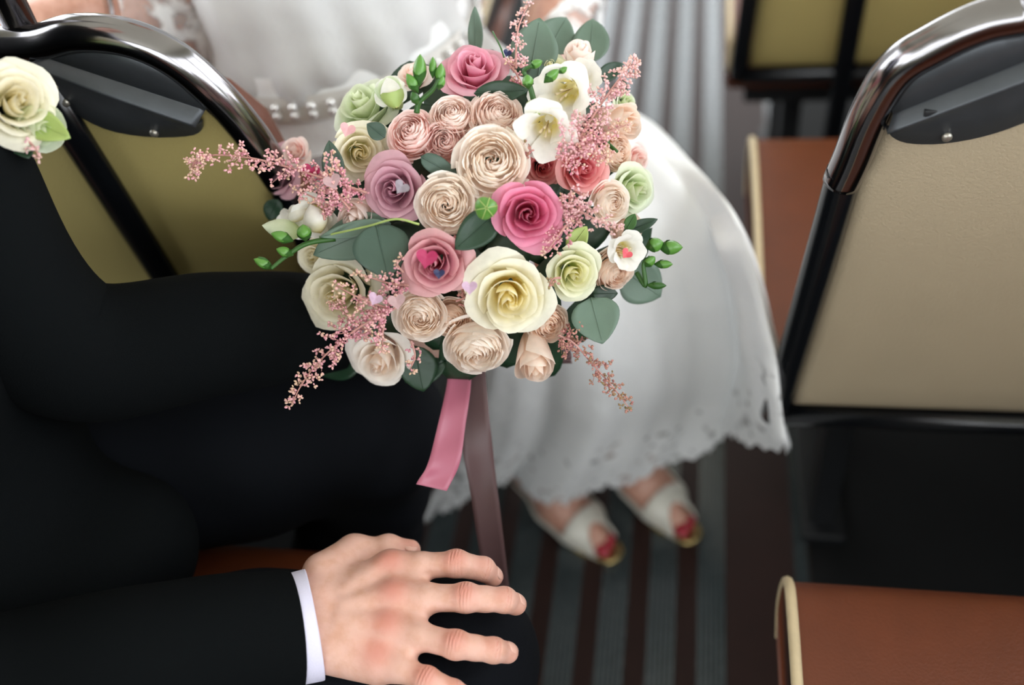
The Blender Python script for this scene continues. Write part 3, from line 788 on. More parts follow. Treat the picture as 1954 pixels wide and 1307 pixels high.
palm.cap(wr - handR_dir * .06 + side * .012, wr + side * .014, .024, .0225, .012); palm.cap(wr - handR_dir * .06 - side * .012, wr - side * .012, .024, .0225, .012)
for k in J3:      # raised knuckles and tendons
    kn = J3[k][0][0]
    palm.ell(kn + up * .0022 - handR_dir * .002, (.0095, .0095, .0070), .012)
    palm.cap(wr * .55 + kn * .45 + up * .0125, kn + up * .006, .0022, .0036, .010)
ks = ['index', 'middle', 'ring', 'little']
for a_, b_ in zip(ks[:-1], ks[1:]):      # webs between the fingers
    ma = J3[a_][0][0] * .70 + J3[a_][1][0] * .30; mb_ = J3[b_][0][0] * .70 + J3[b_][1][0] * .30
    palm.cap(ma - up * .004, mb_ - up * .004, .0072, .0072, .010); kk = (J3[a_][0][0] + J3[b_][0][0]) / 2
    palm.cap(kk - up * .004, (ma + mb_) / 2 - up * .004, .0105, .0070, .010)
HF.union(palm, 0)
for k, pts in J3.items():
    fg = HF.blank(); (a, ra), (b_, rb), (c, rc), (e, re) = pts
    fg.cap(a, a * .55 + b_ * .45, ra, ra * .93, .004); fg.cap(a * .55 + b_ * .45, b_, ra * .90, rb, .005); fg.cap(b_, b_ * .5 + c * .5, rb, rb * .90, .004)
    fg.cap(b_ * .5 + c * .5, c, rb * .9, rc, .004); fg.cap(c, e, rc, re, .004)
    fg.ell(b_ + up * .0015, (rb * 1.08, rb * 1.06, rb * 1.0), .004); fg.ell(c + up * .0008, (rc * 1.04, rc * 1.03, rc), .003)
    HF.union(fg, .0085)
th_ = HF.blank()   # thumb on the far side of the palm, along the thigh
t0, t1, t2, t3 = PZ(615, 1092, .588), PZ(676, 1056, .572), PZ(741, 1047, .570), PZ(783, 1049, .566)
th_.cap(t0, t1, .0165, .0135, .008); th_.cap(t1, t2, .0130, .0108, .006); th_.cap(t2, t3, .0110, .0088, .005); th_.ell(t2, (.0118, .0118, .0115), .004)
th_.cap(wr + side * .018, t1, .018, .013, .012)
HF.union(th_, .011)
V, F = HF.mesh(); V = relax(V, F, 2, .4)
tint = np.zeros((len(V), 3))
for k, pts in J3.items():
    for j, (amp, sg) in enumerate(((.85, .0095), (.8, .0075), (.45, .0065), (.35, .007))):
        c = pts[j][0] + up * pts[j][1]
        tint[:, 0] = np.maximum(tint[:, 0], amp * np.exp(-(((V - c) ** 2).sum(1)) / (2 * sg ** 2)))
        if j in (1, 2):      # creases across the joint
            ax = pts[j + 1][0] - pts[j - 1][0]; ax /= np.linalg.norm(ax); s_ = (V - pts[j][0]) @ ax
            near = np.exp(-(((V - c) ** 2).sum(1)) / (2 * .0085 ** 2))
            cr = sum(np.exp(-((s_ - o) / .0008) ** 2) for o in ((-.0042, -.0014, .0014, .0042) if j == 1 else (-.0013, .0016)))
            tint[:, 1] = np.maximum(tint[:, 1], np.clip(cr, 0, 1) * near)
            tint[:, 0] = np.maximum(tint[:, 0], .8 * np.clip(cr, 0, 1) * near)
tint[:, 0] = np.maximum(tint[:, 0], .5 * np.exp(-(((V - t3 - up * .006) ** 2).sum(1)) / (2 * .008 ** 2)))
tip_blush = sum(np.exp(-(((V - pts[3][0]) ** 2).sum(1)) / (2 * .009 ** 2)) for pts in J3.values()); tint[:, 0] = np.maximum(tint[:, 0], .45 * np.clip(tip_blush, 0, 1))
G = Field((-.86, .14, .56), (-.20, .82, 1.56), .006)   # head and neck
hc = np.array([-.53, .42, 1.365])
gF = h2(.94, .34); gL = h2(-.34, .94)
G.cap((-.59, .41, 1.10), (-.555, .415, 1.28), .060, .055, .03); G.ell(hc, (.094, .078, .122), .02); G.ell(hc + gF * .03 - up * .075, (.055, .052, .05), .03)
G.ell(hc + gF * .098 - up * .012, (.013, .012, .024), .012); G.ell(hc + gF * .088 - up * .062, (.014, .024, .009), .008)
for sgn in (-1, 1): G.ell(hc + gL * sgn * .080 - up * .01, (.018, .010, .030), .008); G.ell(hc + gF * .078 + gL * sgn * .032 + up * .03, (.014, .022, .008), .01)
G.ell((-.65, .41, .66), (.10, .15, .10), .04); G.ell((-.64, .41, .95), (.09, .14, .17), .05)
G.chain([(shRg, .045), (elRg, .038), (cuffR - handR_dir * .02, .028)], .02); G.chain([(shLg, .045), (elLg, .038), (cuffL, .026)], .02)
G.cap((-.61, .26, 1.06), (-.61, .56, 1.06), .045, .045, .03)
small_hand(G, cuffL + np.array([.004, .004, -.003]), (.88, .40, -.18), (.4, -.9, 0), (.1, 0, 1), .0100)
Vg, Fg = G.mesh(); Vg = relax(Vg, Fg, 2)
body_g = mesh_obj('body', Vg, Fg, M['skin_man'], groom, tint=np.zeros((len(Vg), 3)))
hand_g = mesh_obj('hand', V, F, M['skin_man'], body_g, tint=tint)
for sgn in (-1, 1):
    bmx = bmesh.new(); bmesh.ops.create_uvsphere(bmx, u_segments=10, v_segments=8, radius=.012); c = hc + gF * .078 + gL * sgn * .032 + up * .012
    mesh_obj('eye', [c + np.array(v.co[:]) for v in bmx.verts], [[v.index for v in f.verts] for f in bmx.faces], M['shirt'], body_g); bmx.free()
Hh = Field((-.70, .28, 1.25), (-.36, .56, 1.56), .007); Hh.ell(hc + up * .028 - gF * .014, (.100, .086, .112), .02)
V2, F2 = Hh.mesh(); keep = [f for f in F2 if not (((V2[f].mean(0) - hc) @ gF > .045 and V2[f].mean(0)[2] < hc[2] + .075) or V2[f].mean(0)[2] < hc[2] - .05)]
mesh_obj('hair', V2, keep, M['hair_dark'], groom)
# fingernails
def nail(c, along, nrm, wd, ln, parent):
    along = along / np.linalg.norm(along); nrm = nrm - along * nrm.dot(along); nrm /= np.linalg.norm(nrm); s_ = np.cross(along, nrm)
    V = []; F = []; nu, nv = 9, 7
    for j in range(nv):
        for i in range(nu):
            u = -1 + 2 * i / (nu - 1); v = -1 + 2 * j / (nv - 1)
            rx = math.sqrt(max(0, 1 - (abs(v) ** 3.2) * .75)); x = u * wd * rx
            V.append(c + along * v * ln + s_ * x + nrm * (-(u * rx) ** 2 * wd * .42 - .0010 * (v + .5) ** 2))
    for j in range(nv - 1):
        for i in range(nu - 1): F.append((j * nu + i, j * nu + i + 1, (j + 1) * nu + i + 1, (j + 1) * nu + i))
    o = mesh_obj('fingernail', V, F, M['nail'], parent); md = o.modifiers.new('thick', 'SOLIDIFY'); md.thickness = .0006
for k, pts in J3.items():
    c, e = pts[2][0], pts[3][0]; ax = e - c; axn = ax / np.linalg.norm(ax)
    nr = up - axn * axn.dot(up); nr /= np.linalg.norm(nr)
    nail(e - axn * .0004 + nr * (pts[3][1] * 1.07), ax, nr, pts[3][1] * .66, .0056, body_g)
nail(t3 + up * .0085 + (t3 - t2) / np.linalg.norm(t3 - t2) * .002, t3 - t2, up + np.array([-.1, .35, 0]), .006, .0058, body_g)
# shirt cuffs
def cuff(c, d, r, ln, parent):
    d = d / np.linalg.norm(d); f_ = frame_of(d); n = 48; V = []; F = []
    prof = [(r * .965, -ln), (r, ln * .9), (r * .995, ln), (r * .96, ln), (r * .94, -ln)]
    for rr, z in prof:
        for k in range(n):
            a = 2 * math.pi * k / n; V.append(c + f_ @ np.array([rr * math.cos(a), rr * math.sin(a), z]))
    for i in range(len(prof) - 1):
        for k in range(n): F.append((i * n + k, i * n + (k + 1) % n, (i + 1) * n + (k + 1) % n, (i + 1) * n + k))
    return mesh_obj('shirt_cuff', V, F, M['shirt'], parent)
fdir = cuffR - elRg; fdir /= np.linalg.norm(fdir); cdir = fdir * .6 + handR_dir * .4
cuff(cuffR - cdir * .004, cdir, .0440, .0165, groom)
cuff(cuffL + np.array([.006, .004, -.002]), np.array([.88, .40, -.25]), .037, .012, groom)
# ================================================================== THE BOUQUET
def petal_mat(name, inner, mid, outer, edge, base=None, trans=.34, edge_pow=3.0, rough=.55):
    """tint: R = heart -> outermost petal, G = foot -> rim of the petal, B = chance"""
    m, nt, b, L = new_mat(name); s = tint_nodes(nt)
    r = node(nt, 'ShaderNodeValToRGB'); el = r.color_ramp.elements
    el[0].position = .0; el[0].color = rgb(inner); el[1].position = 1.0; el[1].color = rgb(outer)
    e = el.new(.45); e.color = rgb(mid); L.new(s.outputs['Red'], r.inputs['Fac'])
    pw = node(nt, 'ShaderNodeMath', operation='POWER'); pw.inputs[1].default_value = edge_pow; L.new(s.outputs['Green'], pw.inputs[0])
    mx = node(nt, 'ShaderNodeMix', data_type='RGBA'); mx.inputs['B'].default_value = rgb(edge)
    sc = node(nt, 'ShaderNodeMath', operation='MULTIPLY'); sc.inputs[1].default_value = .75; L.new(pw.outputs[0], sc.inputs[0])
    L.new(sc.outputs[0], mx.inputs['Factor']); L.new(r.outputs['Color'], mx.inputs['A'])
    out = mx.outputs['Result']
    if base:
        mr = node(nt, 'ShaderNodeMapRange'); mr.inputs['From Min'].default_value = .55; mr.inputs['From Max'].default_value = .1; L.new(s.outputs['Green'], mr.inputs['Value'])
        m2 = node(nt, 'ShaderNodeMix', data_type='RGBA'); m2.inputs['B'].default_value = rgb(base); L.new(mr.outputs['Result'], m2.inputs['Factor']); L.new(out, m2.inputs['A']); out = m2.outputs['Result']
    n = node(nt, 'ShaderNodeTexNoise'); n.inputs['Scale'].default_value = 120; n.inputs['Detail'].default_value = 4
    tc = node(nt, 'ShaderNodeTexCoord'); L.new(tc.outputs['Object'], n.inputs['Vector'])
    hs = node(nt, 'ShaderNodeHueSaturation'); mr2 = node(nt, 'ShaderNodeMapRange'); mr2.inputs['From Min'].default_value = .3; mr2.inputs['From Max'].default_value = .7
    mr2.inputs['To Min'].default_value = .93; mr2.inputs['To Max'].default_value = 1.06
    L.new(n.outputs['Fac'], mr2.inputs['Value']); L.new(mr2.outputs['Result'], hs.inputs['Value']); L.new(out, hs.inputs['Color']); out = hs.outputs['Color']
    L.new(out, b.inputs['Base Color']); b.inputs['Roughness'].default_value = rough; b.inputs['Specular IOR Level'].default_value = .3
    b.inputs['Sheen Weight'].default_value = .08
    tr = node(nt, 'ShaderNodeBsdfTranslucent'); L.new(out, tr.inputs['Color'])
    ms = node(nt, 'ShaderNodeMixShader'); ms.inputs['Fac'].default_value = trans
    L.new(b.outputs['BSDF'], ms.inputs[1]); L.new(tr.outputs['BSDF'], ms.inputs[2])
    L.new(ms.outputs['Shader'], nt.nodes['Material Output'].inputs['Surface'])
    return m
PM = {
 'hotpink': petal_mat('vivid_pink_petal', '#c2135f', '#e0508d', '#eb8fb0', '#f3a9c2'),
 'pink': petal_mat('rose_pink_petal', '#cf4f7d', '#e58bab', '#e8a3b4', '#f3c3cf'),
 'salmon': petal_mat('salmon_pink_petal', '#e2708a', '#ee8c9a', '#f0a0a0', '#f8c1bb'),
 'mauve': petal_mat('mauve_petal', '#b06a88', '#c98ba4', '#d5a1b0', '#e2b9c4'),
 'dusty': petal_mat('dusty_pink_petal', '#c24c78', '#d9809b', '#e0a0a8', '#efc3c3'),
 'blush': petal_mat('blush_petal', '#fae2d6', '#fdeee6', '#fcebe3', '#fff7f2', base='#f9dfd3'),
 'blushpink': petal_mat('pink_blush_petal', '#f9dad2', '#fbe4de', '#fadcd8', '#fef1ed', base='#f7d2c9'),
 'cream': petal_mat('cream_petal', '#fbe6d4', '#fff7ee', '#fff6ed', '#fffbf5', base='#fdefe2'),
 'peach': petal_mat('peach_petal', '#fae0c8', '#fcecdd', '#fcebde', '#fff5ec', base='#f9e0cc'),
 'yellow': petal_mat('lemon_cream_petal', '#f6e68c', '#faf2c4', '#f6f5dc', '#fdfbef', base='#f6e48c', edge_pow=2.0),
 'lemon': petal_mat('pale_lemon_petal', '#ece49a', '#f4f1c2', '#e6eecb', '#f8f8e4', base='#dfe6a4', edge_pow=2.0),
 'ivory': petal_mat('ivory_petal', '#f0e6b8', '#f3ecd2', '#ece8cc', '#f8f4e4', base='#dfdc9e'),
 'greenish': petal_mat('green_ivory_petal', '#d8e2ac', '#e2ebc6', '#dcead0', '#f0f5e2', base='#c3d68e'),
 'white': petal_mat('white_freesia_petal', '#f6f4e4', '#f7f6ee', '#f6f6f0', '#fbfbf7', base='#e8dc8a', trans=.35),
}
M['euc'] = simple('eucalyptus_leaf', '#617768', .5, noise=.14, nscale=40, bump=.12, bscale=120)
M['euc_dark'] = simple('dark_eucalyptus_leaf', '#40564a', .48, noise=.2, nscale=40, bump=.15, bscale=120)
M['leaf_dark'] = simple('deep_green_leaf', '#1d3a26', .45, noise=.25, nscale=60, bump=.3, bscale=90)
M['green'] = simple('fresh_green_bud', '#578a38', .4, noise=.22, nscale=60, coat=.15)
M['green_pale'] = simple('pale_green_bud', '#9fb466', .45, noise=.2, nscale=70)
M['green_deep'] = simple('green_stem', '#2f5a20', .45, noise=.2, nscale=80)
def floret_mat(name, a, b_, c):
    m, nt, b, L = new_mat(name); s = tint_nodes(nt); r = node(nt, 'ShaderNodeValToRGB'); el = r.color_ramp.elements
    el[0].color = rgb(a); el[1].color = rgb(c); e = el.new(.5); e.color = rgb(b_); L.new(s.outputs['Red'], r.inputs['Fac'])
    L.new(r.outputs['Color'], b.inputs['Base Color']); b.inputs['Roughness'].default_value = .6; return m
M['astilbe'] = floret_mat('astilbe_florets', '#c87a90', '#e6adb4', '#e2c4a6')
M['astilbe_light'] = floret_mat('pale_astilbe_florets', '#d596a6', '#eabfc2', '#d9b4a6')
M['astilbe_dull'] = floret_mat('russet_astilbe_florets', '#a4646a', '#c08a80', '#8f7a52')
M['astilbe_stem'] = simple('astilbe_stem', '#c08e86', .5, noise=.2, nscale=90)
M['ribbon_pink'] = simple('pink_satin_ribbon', '#ac6176', .4, noise=.03, nscale=20, sheen=.2)
M['ribbon_mauve'] = simple('taupe_organza_ribbon', '#5b4344', .45, noise=.06, nscale=12, stretch=(1, 1, 4))
M['ribbon_mauve'].node_tree.nodes['Principled BSDF'].inputs['Alpha'].default_value = .92

def petal(th0, wd, r, zb, zt, flare, roll, corner, spiral, rng, ruffle=.02, nu=11, nv=10, notch=.18, tval=0.0, foot=.3, close=0.0, lean=0.0):
    u = np.linspace(-1, 1, nu); v = np.linspace(0, 1, nv) ** .85; U, Vv = np.meshgrid(u, v)
    v2 = Vv * (1 - notch * np.abs(U) ** 2.4)
    wv = wd * (.55 + .45 * np.sin(np.clip(v2, 0, 1) * math.pi * .62))
    ang = th0 + U * wv
    p1, p2 = rng.uniform(0, 6.28, 2)
    f = np.clip((v2 - .55) / .45, 0, 1) ** 2
    rho = r * (foot + (1 - foot) * np.sin(np.clip(v2, 0, 1) * math.pi / 2) ** .8) * (1 - close * v2 ** 3) + flare * f + spiral * U - lean * v2 ** 2.2
    rho = rho + corner * np.abs(U) ** 3 * v2 ** 2 + ruffle * np.sin(4 * U + p1) * v2 ** 3 + .5 * ruffle * np.sin(9 * U + p2) * v2 ** 4
    z = zb + (zt - zb) * v2 - roll * np.clip((v2 - .72) / .28, 0, 1) ** 2 - corner * .8 * np.abs(U) ** 3 * v2 ** 2 + .6 * ruffle * np.sin(5 * U + p2) * v2 ** 3
    Vx = np.stack([rho * np.cos(ang), rho * np.sin(ang), z], -1).reshape(-1, 3)
    F = [(j * nu + i, j * nu + i + 1, (j + 1) * nu + i + 1, (j + 1) * nu + i) for j in range(nv - 1) for i in range(nu - 1)]
    T = np.stack([np.full(U.size, tval), np.clip(Vv, 0, 1).ravel(), np.full(U.size, rng.uniform())], 1)
    return Vx, F, T
def rose_petals(kind, rng, openness=1.0):
    out = []; ph0 = rng.uniform(0, 6.28); o = openness
    if kind == 'tea':
        N = 16
        for i in range(N):
            t = i / (N - 1)
            r = .05 + .66 * t ** .95 * (.78 + .22 * o); zt = .66 - .46 * t ** 1.25 * o + rng.uniform(-.03, .03)
            out.append(petal(ph0 + i * 2.39996 + rng.uniform(-.2, .2), 1.95 - .85 * t, r, -.30 - .3 * t, zt, (.03 + .42 * t ** 2.4) * o, (.02 + .34 * t ** 2.4) * o, (.05 + .22 * t) * o, .06 * (1 - t) + .03, rng, .012 + .026 * t, notch=.10 + .22 * t, tval=t, close=.85 * max(0, 1 - 2.0 * t), nu=13, nv=12))
    elif kind == 'garden':
        N = 60
        for i in range(N):
            t = i / (N - 1); last = t > .86
            if not last:
                r = .03 + .74 * (t / .86) ** .75; zt = .36 - .10 * (t / .86) ** 2 + rng.uniform(-.07, .05)
                out.append(petal(ph0 + i * 2.39996 + rng.uniform(-.4, .4), 1.35 - .75 * t, r, -.08 - .1 * t, zt, .02 + .07 * t, .02 + .06 * t, .03, .06 * (1 - t) + .02, rng, .022 + .02 * t, nu=9, nv=8, notch=.14, tval=t, foot=.86, close=.1 * (1 - t), lean=min(.13, r * .55) * rng.uniform(.6, 1.2)))
            else:
                q = (t - .86) / .14
                out.append(petal(ph0 + i * 2.39996 + rng.uniform(-.2, .2), .98, .80 + .14 * q, -.66, .26 - .34 * q * o, .04 + .10 * q * o, .03 + .12 * q, .05, .03, rng, .025, nu=13, nv=11, notch=.12, tval=t, foot=.35, close=.06))
    elif kind == 'bud':
        N = 13
        for i in range(N):
            t = i / (N - 1)
            r = .08 + .52 * t ** .8; zt = .85 - .30 * t + rng.uniform(-.03, .03)
            out.append(petal(ph0 + i * 2.39996, 1.8 - .7 * t, r, -.80, zt, .02 + .10 * t ** 2 * openness, .03 * t, .05 * t, .04, rng, .015, notch=.2, tval=t, foot=.45, close=.5 * (1 - t)))
    return out
bouquet = empty('bridal_bouquet', P(905, 420, .90))
tag(bouquet, 'round bridal bouquet of pink, cream and lemon roses with eucalyptus, astilbe and trailing ribbons', 'bouquet')
BC = np.array([905.0, 405.0]); BR = 400.0; D0 = .770; DOME = .17
RIGHT, UPV = CAM[0], CAM[1]
def dome(px, py):
    r = np.array([px, py]) - BC; q = np.linalg.norm(r) / BR; a = math.asin(min(q, .97)) * .82
    return D0 + DOME * (1 - math.cos(a)), a, (r / (np.linalg.norm(r) + 1e-9))
def axis_at(px, py, tilt=None):
    """direction a flower at this pixel faces; tilt = (right, down) overrides the dome"""
    ray = P(px, py, 1.0) - EYE; n0 = -ray / np.linalg.norm(ray)
    if tilt is None:
        d, a, e = dome(px, py); return n0 * math.cos(a) + (RIGHT * e[0] - UPV * e[1]) * math.sin(a)
    v = n0 + RIGHT * tilt[0] - UPV * tilt[1]; return v / np.linalg.norm(v)
def rose(px, py, dia, kind, mat, tilt=None, dz=0.0, openness=1.0, seed=0, parent=None, name='rose', nsep=6, depth=None, squash=1.15):
    rng = np.random.default_rng(seed * 13 + int(px) + int(py) * 7)
    d = (dome(px, py)[0] if depth is None else depth) + dz; R_ = dia / 2 * d / F_PX / (.98 if kind != 'bud' else .72)
    ax = axis_at(px, py, tilt); fr = frame_of(ax, rng.uniform(0, 6.28))
    c = P(px, py, d) - ax * R_ * .25
    ps = rose_petals(kind, rng, openness); mb = MB()
    tr = lambda V: c + (V * R_ * np.array([1, 1, squash])) @ fr.T
    for V, F, T in ps[:-nsep]: mb.add(tr(V), F, T)
    # green receptacle under the petals
    ro = mb.build(name, PM[mat], parent if parent is not None else bouquet)
    for V, F, T in ps[-nsep:]: mesh_obj('petal', tr(V), F, PM[mat], ro, tint=T)
    return ro
ROSES = [ # px, py, diameter, kind, colour, tilt(right, down), extra depth, openness
 (905, 128, 138, 'tea', 'pink', (-.05, -.75), .0, .9), (862, 214, 96, 'garden', 'blush', (-.1, -.55), .0, 1), (953, 212, 112, 'garden', 'blush', (.25, -.5), .0, 1),
 (781, 248, 108, 'garden', 'blushpink', (-.35, -.45), .0, 1), (848, 268, 88, 'garden', 'blushpink', (-.1, -.1), .004, 1), (940, 306, 152, 'garden', 'cream', (.05, -.15), -.012, 1),
 (851, 391, 126, 'garden', 'cream', (-.05, .1), -.008, 1), (752, 362, 138, 'tea', 'mauve', (-.25, .05), .0, .9), (686, 290, 130, 'tea', 'ivory', (.15, .1), .012, .9),
 (690, 200, 140, 'tea', 'greenish', (-.6, -.7), .03, .8), (1008, 408, 156, 'tea', 'hotpink', (.1, .05), -.012, .8), (1112, 322, 122, 'tea', 'salmon', (.3, .0), .0, .8),
 (1213, 362, 118, 'tea', 'greenish', (.8, .05), .015, .9), (1172, 388, 88, 'garden', 'cream', (.55, .15), -.004, 1), (1186, 232, 88, 'bud', 'peach', (.9, .1), .006, .6),
 (1185, 290, 78, 'garden', 'peach', (.9, .0), .012, 1), (1106, 108, 70, 'bud', 'blush', (.0, -1.2), .0, .3), (1050, 132, 90, 'tea', 'lemon', (.0, -.6), .02, .9),
 (828, 503, 150, 'tea', 'dusty', (-.15, .15), -.008, .85), (972, 568, 190, 'tea', 'yellow', (.05, .30), -.010, .8), (1096, 522, 124, 'tea', 'lemon', (.25, .2), .0, .75),
 (800, 608, 112, 'garden', 'cream', (-.1, .35), .0, 1), (862, 612, 84, 'garden', 'peach', (.0, .4), .016, 1), (644, 562, 172, 'tea', 'ivory', (-.42, .18), .020, .9),
 (725, 690, 138, 'tea', 'cream', (-.35, .6), .012, .85), (910, 676, 136, 'garden', 'cream', (.0, .85), .004, 1), (1022, 688, 92, 'bud', 'peach', (.12, 1.1), .004, .5),
 (1050, 622, 84, 'garden', 'peach', (.3, .4), .018, 1), (1178, 522, 92, 'garden', 'peach', (.6, .5), .010, 1), (526, 330, 104, 'tea', 'mauve', (-.9, .0), .035, 1),
 (682, 412, 84, 'bud', 'blush', (-.5, .25), .010, .5), (785, 140, 76, 'tea', 'blush', (-.3, -.8), .03, .9), (1218, 305, 76, 'tea', 'blushpink', (1.0, .05), .03, .9),
 (1036, 318, 90, 'tea', 'salmon', (.1, .1), .035, .9), (560, 288, 70, 'tea', 'blushpink', (-.6, -.3), .04, .9), (1195, 196, 66, 'tea', 'greenish', (.9, -.4), .02, .9),
 (905, 545, 70, 'garden', 'blush', None, .03, 1), (745, 175, 60, 'bud', 'greenish', (-.3, -.6), .01, .5), (598, 490, 84, 'tea', 'ivory', (-.6, .1), .035, 1), (1205, 440, 70, 'garden', 'peach', (.8, .3), .03, 1),
]
for i, (px, py, dia, kind, mat, tilt, dz, op) in enumerate(ROSES): rose(px, py, dia, kind, mat, tilt, dz, op, seed=i)

# ---- leaves
def leaf(name, base, tip, width, mat, parent, nrm=None, cup=.12, bend=.10, roundness=.62, n=13, m=9, mid=True):
    """a leaf from base to tip (world), half as thick as real life; cupped across and bent along"""
    base = np.array(base, float); tip = np.array(tip, float); ln = np.linalg.norm(tip - base); a = (tip - base) / ln
    if nrm is None: nrm = EYE - base
    nrm = nrm - a * nrm.dot(a); nrm /= np.linalg.norm(nrm); s_ = np.cross(a, nrm)
    V = []; F = []
    for j in range(n):
        t = j / (n - 1); w_ = width / 2 * (math.sin(math.pi * t ** roundness) ** .72 if 0 < t < 1 else .03)
        for i in range(m):
            u = -1 + 2 * i / (m - 1)
            V.append(base + a * ln * t + s_ * u * w_ + nrm * (cup * w_ * abs(u) ** 1.6 - bend * ln * (t - .3) ** 2 + .012 * ln * math.sin(9 * t + 2 * u)))
    for j in range(n - 1):
        for i in range(m - 1): F.append((j * m + i, j * m + i + 1, (j + 1) * m + i + 1, (j + 1) * m + i))
    o = mesh_obj(name, V, F, mat, parent); md = o.modifiers.new('thick', 'SOLIDIFY'); md.thickness = .0005; md.offset = 0
    if mid:
        ribp = [base + a * ln * t + nrm * (-bend * ln * (t - .3) ** 2 + .0006 + .012 * ln * math.sin(9 * t)) for t in np.linspace(0, .92, 10)]
        tube('midrib', ribp, np.linspace(.0007, .0002, 10), mat, o, 5)
    return o
LEAVES = [ # base px, tip px, width px, dz base, dz tip, material, roundness
 ((908, 108), (906, 12), 30, .03, .02, 'euc', .8), ((1012, 140), (1030, 34), 92, .0, -.01, 'euc', .75), ((1045, 100), (1082, 32), 80, .03, .03, 'euc', .75), ((1125, 120), (1132, 32), 72, .02, .025, 'euc', .8),
 ((905, 178), (1008, 172), 42, .002, -.004, 'leaf_dark', .9), ((1030, 120), (1020, 208), 46, .012, .005, 'euc_dark', .8), ((803, 298), (880, 342), 36, -.004, .004, 'euc_dark', .7), ((640, 345), (628, 268), 42, -.004, -.01, 'euc_dark', .7),
 ((735, 262), (700, 236), 34, -.004, -.004, 'euc_dark', .8), ((745, 425), (598, 486), 84, -.005, .010, 'euc', .75), ((718, 428), (740, 530), 108, -.006, -.012, 'euc_dark', .8), ((735, 424), (610, 452), 30, -.012, -.004, 'euc', .8),
 ((950, 405), (868, 476), 66, -.002, -.006, 'leaf_dark', .8), ((1128, 568), (1150, 656), 92, -.008, -.012, 'euc', .72), ((1190, 515), (1262, 568), 92, .02, .03, 'euc', .8), ((1130, 560), (1180, 560), 34, .015, .02, 'leaf_dark', .8),
 ((690, 680), (610, 715), 62, .045, .06, 'leaf_dark', .8), ((790, 660), (808, 748), 76, .02, .03, 'leaf_dark', .85), ((850, 690), (770, 730), 50, .03, .04, 'leaf_dark', .85), ((1188, 445), (1255, 418), 26, .004, .0, 'leaf_dark', .85),
 ((1195, 440), (1212, 408), 24, .002, .0, 'green_deep', .85), ((1140, 150), (1190, 122), 34, .015, .02, 'leaf_dark', .85), ((1170, 200), (1192, 150), 34, .018, .02, 'leaf_dark', .85), ((1085, 480), (1120, 432), 40, .012, .008, 'green_pale', .85),
 ((700, 640), (735, 610), 30, .01, .01, 'leaf_dark', .85), ((600, 650), (582, 600), 30, .07, .08, 'leaf_dark', .85), ((530, 380), (512, 420), 40, .05, .06, 'leaf_dark', .85),
]
for k, (b0, t0_, wpx, db, dt, mat, rd) in enumerate(LEAVES):
    d = dome(*t0_)[0] * .5 + dome(*b0)[0] * .5
    leaf('eucalyptus_leaf' if 'euc' in mat else 'leaf', P(*b0, d + db), P(*t0_, d + dt), wpx * d / F_PX, M[mat], bouquet, cup=.10 + .1 * RNG.uniform(), bend=RNG.uniform(-.05, .2), roundness=rd)
# greenery packed behind the flower heads
for k in range(46):
    a = k * 2.39996; r = 295 * math.sqrt((k + .5) / 46); px, py = BC[0] + 20 + r * math.cos(a), BC[1] + r * math.sin(a)
    d, tl, e = dome(px, py); ax = axis_at(px, py); c = P(px, py, d + .050)
    t_ = frame_of(ax, a)[:, 0]
    leaf('leaf', c - t_ * .028, c + t_ * .030 + ax * .006, .038, M['leaf_dark'], bouquet, nrm=ax, mid=False, n=8, m=5)
# ---- lathe buds
def bud(name, p0, p1, r, mat, parent, seg=10, calyx=None, tipcol=None, fat=.45):
    p0 = np.array(p0); p1 = np.array(p1); ln = np.linalg.norm(p1 - p0); fr = frame_of((p1 - p0)); V = []; F = []; n = 12
    for j in range(n):
        t = j / (n - 1); rr = r * (math.sin(math.pi * min(1, max(0, t)) ** (math.log(.5) / math.log(fat))) ** .8 if 0 < t < 1 else .02)
        for k in range(seg):
            a = 2 * math.pi * k / seg; g = 1 + .07 * math.cos(3 * a)
            V.append(p0 + fr @ np.array([rr * g * math.cos(a), rr * g * math.sin(a), ln * t]))
    for j in range(n - 1):
        for k in range(seg): F.append((j * seg + k, j * seg + (k + 1) % seg, (j + 1) * seg + (k + 1) % seg, (j + 1) * seg + k))
    T = np.zeros((len(V), 3)); T[:, 0] = .6; T[:, 1] = np.repeat(np.linspace(0.15, 1, n), seg)
    o = mesh_obj(name, V, F, mat, parent, tint=T)
    if calyx is not None:
        V = []; F = []
        for j in range(6):
            t = j / 5 * .42; rr = r * 1.10 * math.sin(math.pi * max(.02, t) ** (math.log(.5) / math.log(fat))) ** .8
            for k in range(seg):
                a = 2 * math.pi * k / seg; V.append(p0 + fr @ np.array([rr * math.cos(a), rr * math.sin(a), ln * (t + (.10 * math.cos(2 * a) if j == 5 else 0))]))
        for j in range(5):
            for k in range(seg): F.append((j * seg + k, j * seg + (k + 1) % seg, (j + 1) * seg + (k + 1) % seg, (j + 1) * seg + k))
        mesh_obj('calyx', V, F, calyx, o)
    return o
def px3(p, dz=0.0, base=None):
    d = (dome(*p)[0] if base is None else base) + dz; return P(p[0], p[1], d)
def freesia_spray(stem, buds, dz, parent=bouquet):
    """stem: pixel path from the bouquet outwards; buds: (base px, tip px, width px, material)"""
    d = dome(*stem[0])[0] + dz
    st = tube('freesia_stem', catmull([P(p[0], p[1], d - .004 * i) for i, p in enumerate(stem)], 20), np.linspace(.0024, .0014, 20), M['green_deep'], parent, 8)
    for (b0, t0_, w_, mat) in buds:
        m_ = PM[mat] if mat in PM else M[mat]
        bud('freesia_bud', P(b0[0], b0[1], d - .006), P(t0_[0], t0_[1], d - .012), w_ / 2 * d / F_PX, m_, st, calyx=M['green_deep'] if mat != 'green' else M['green_deep'], fat=.52)
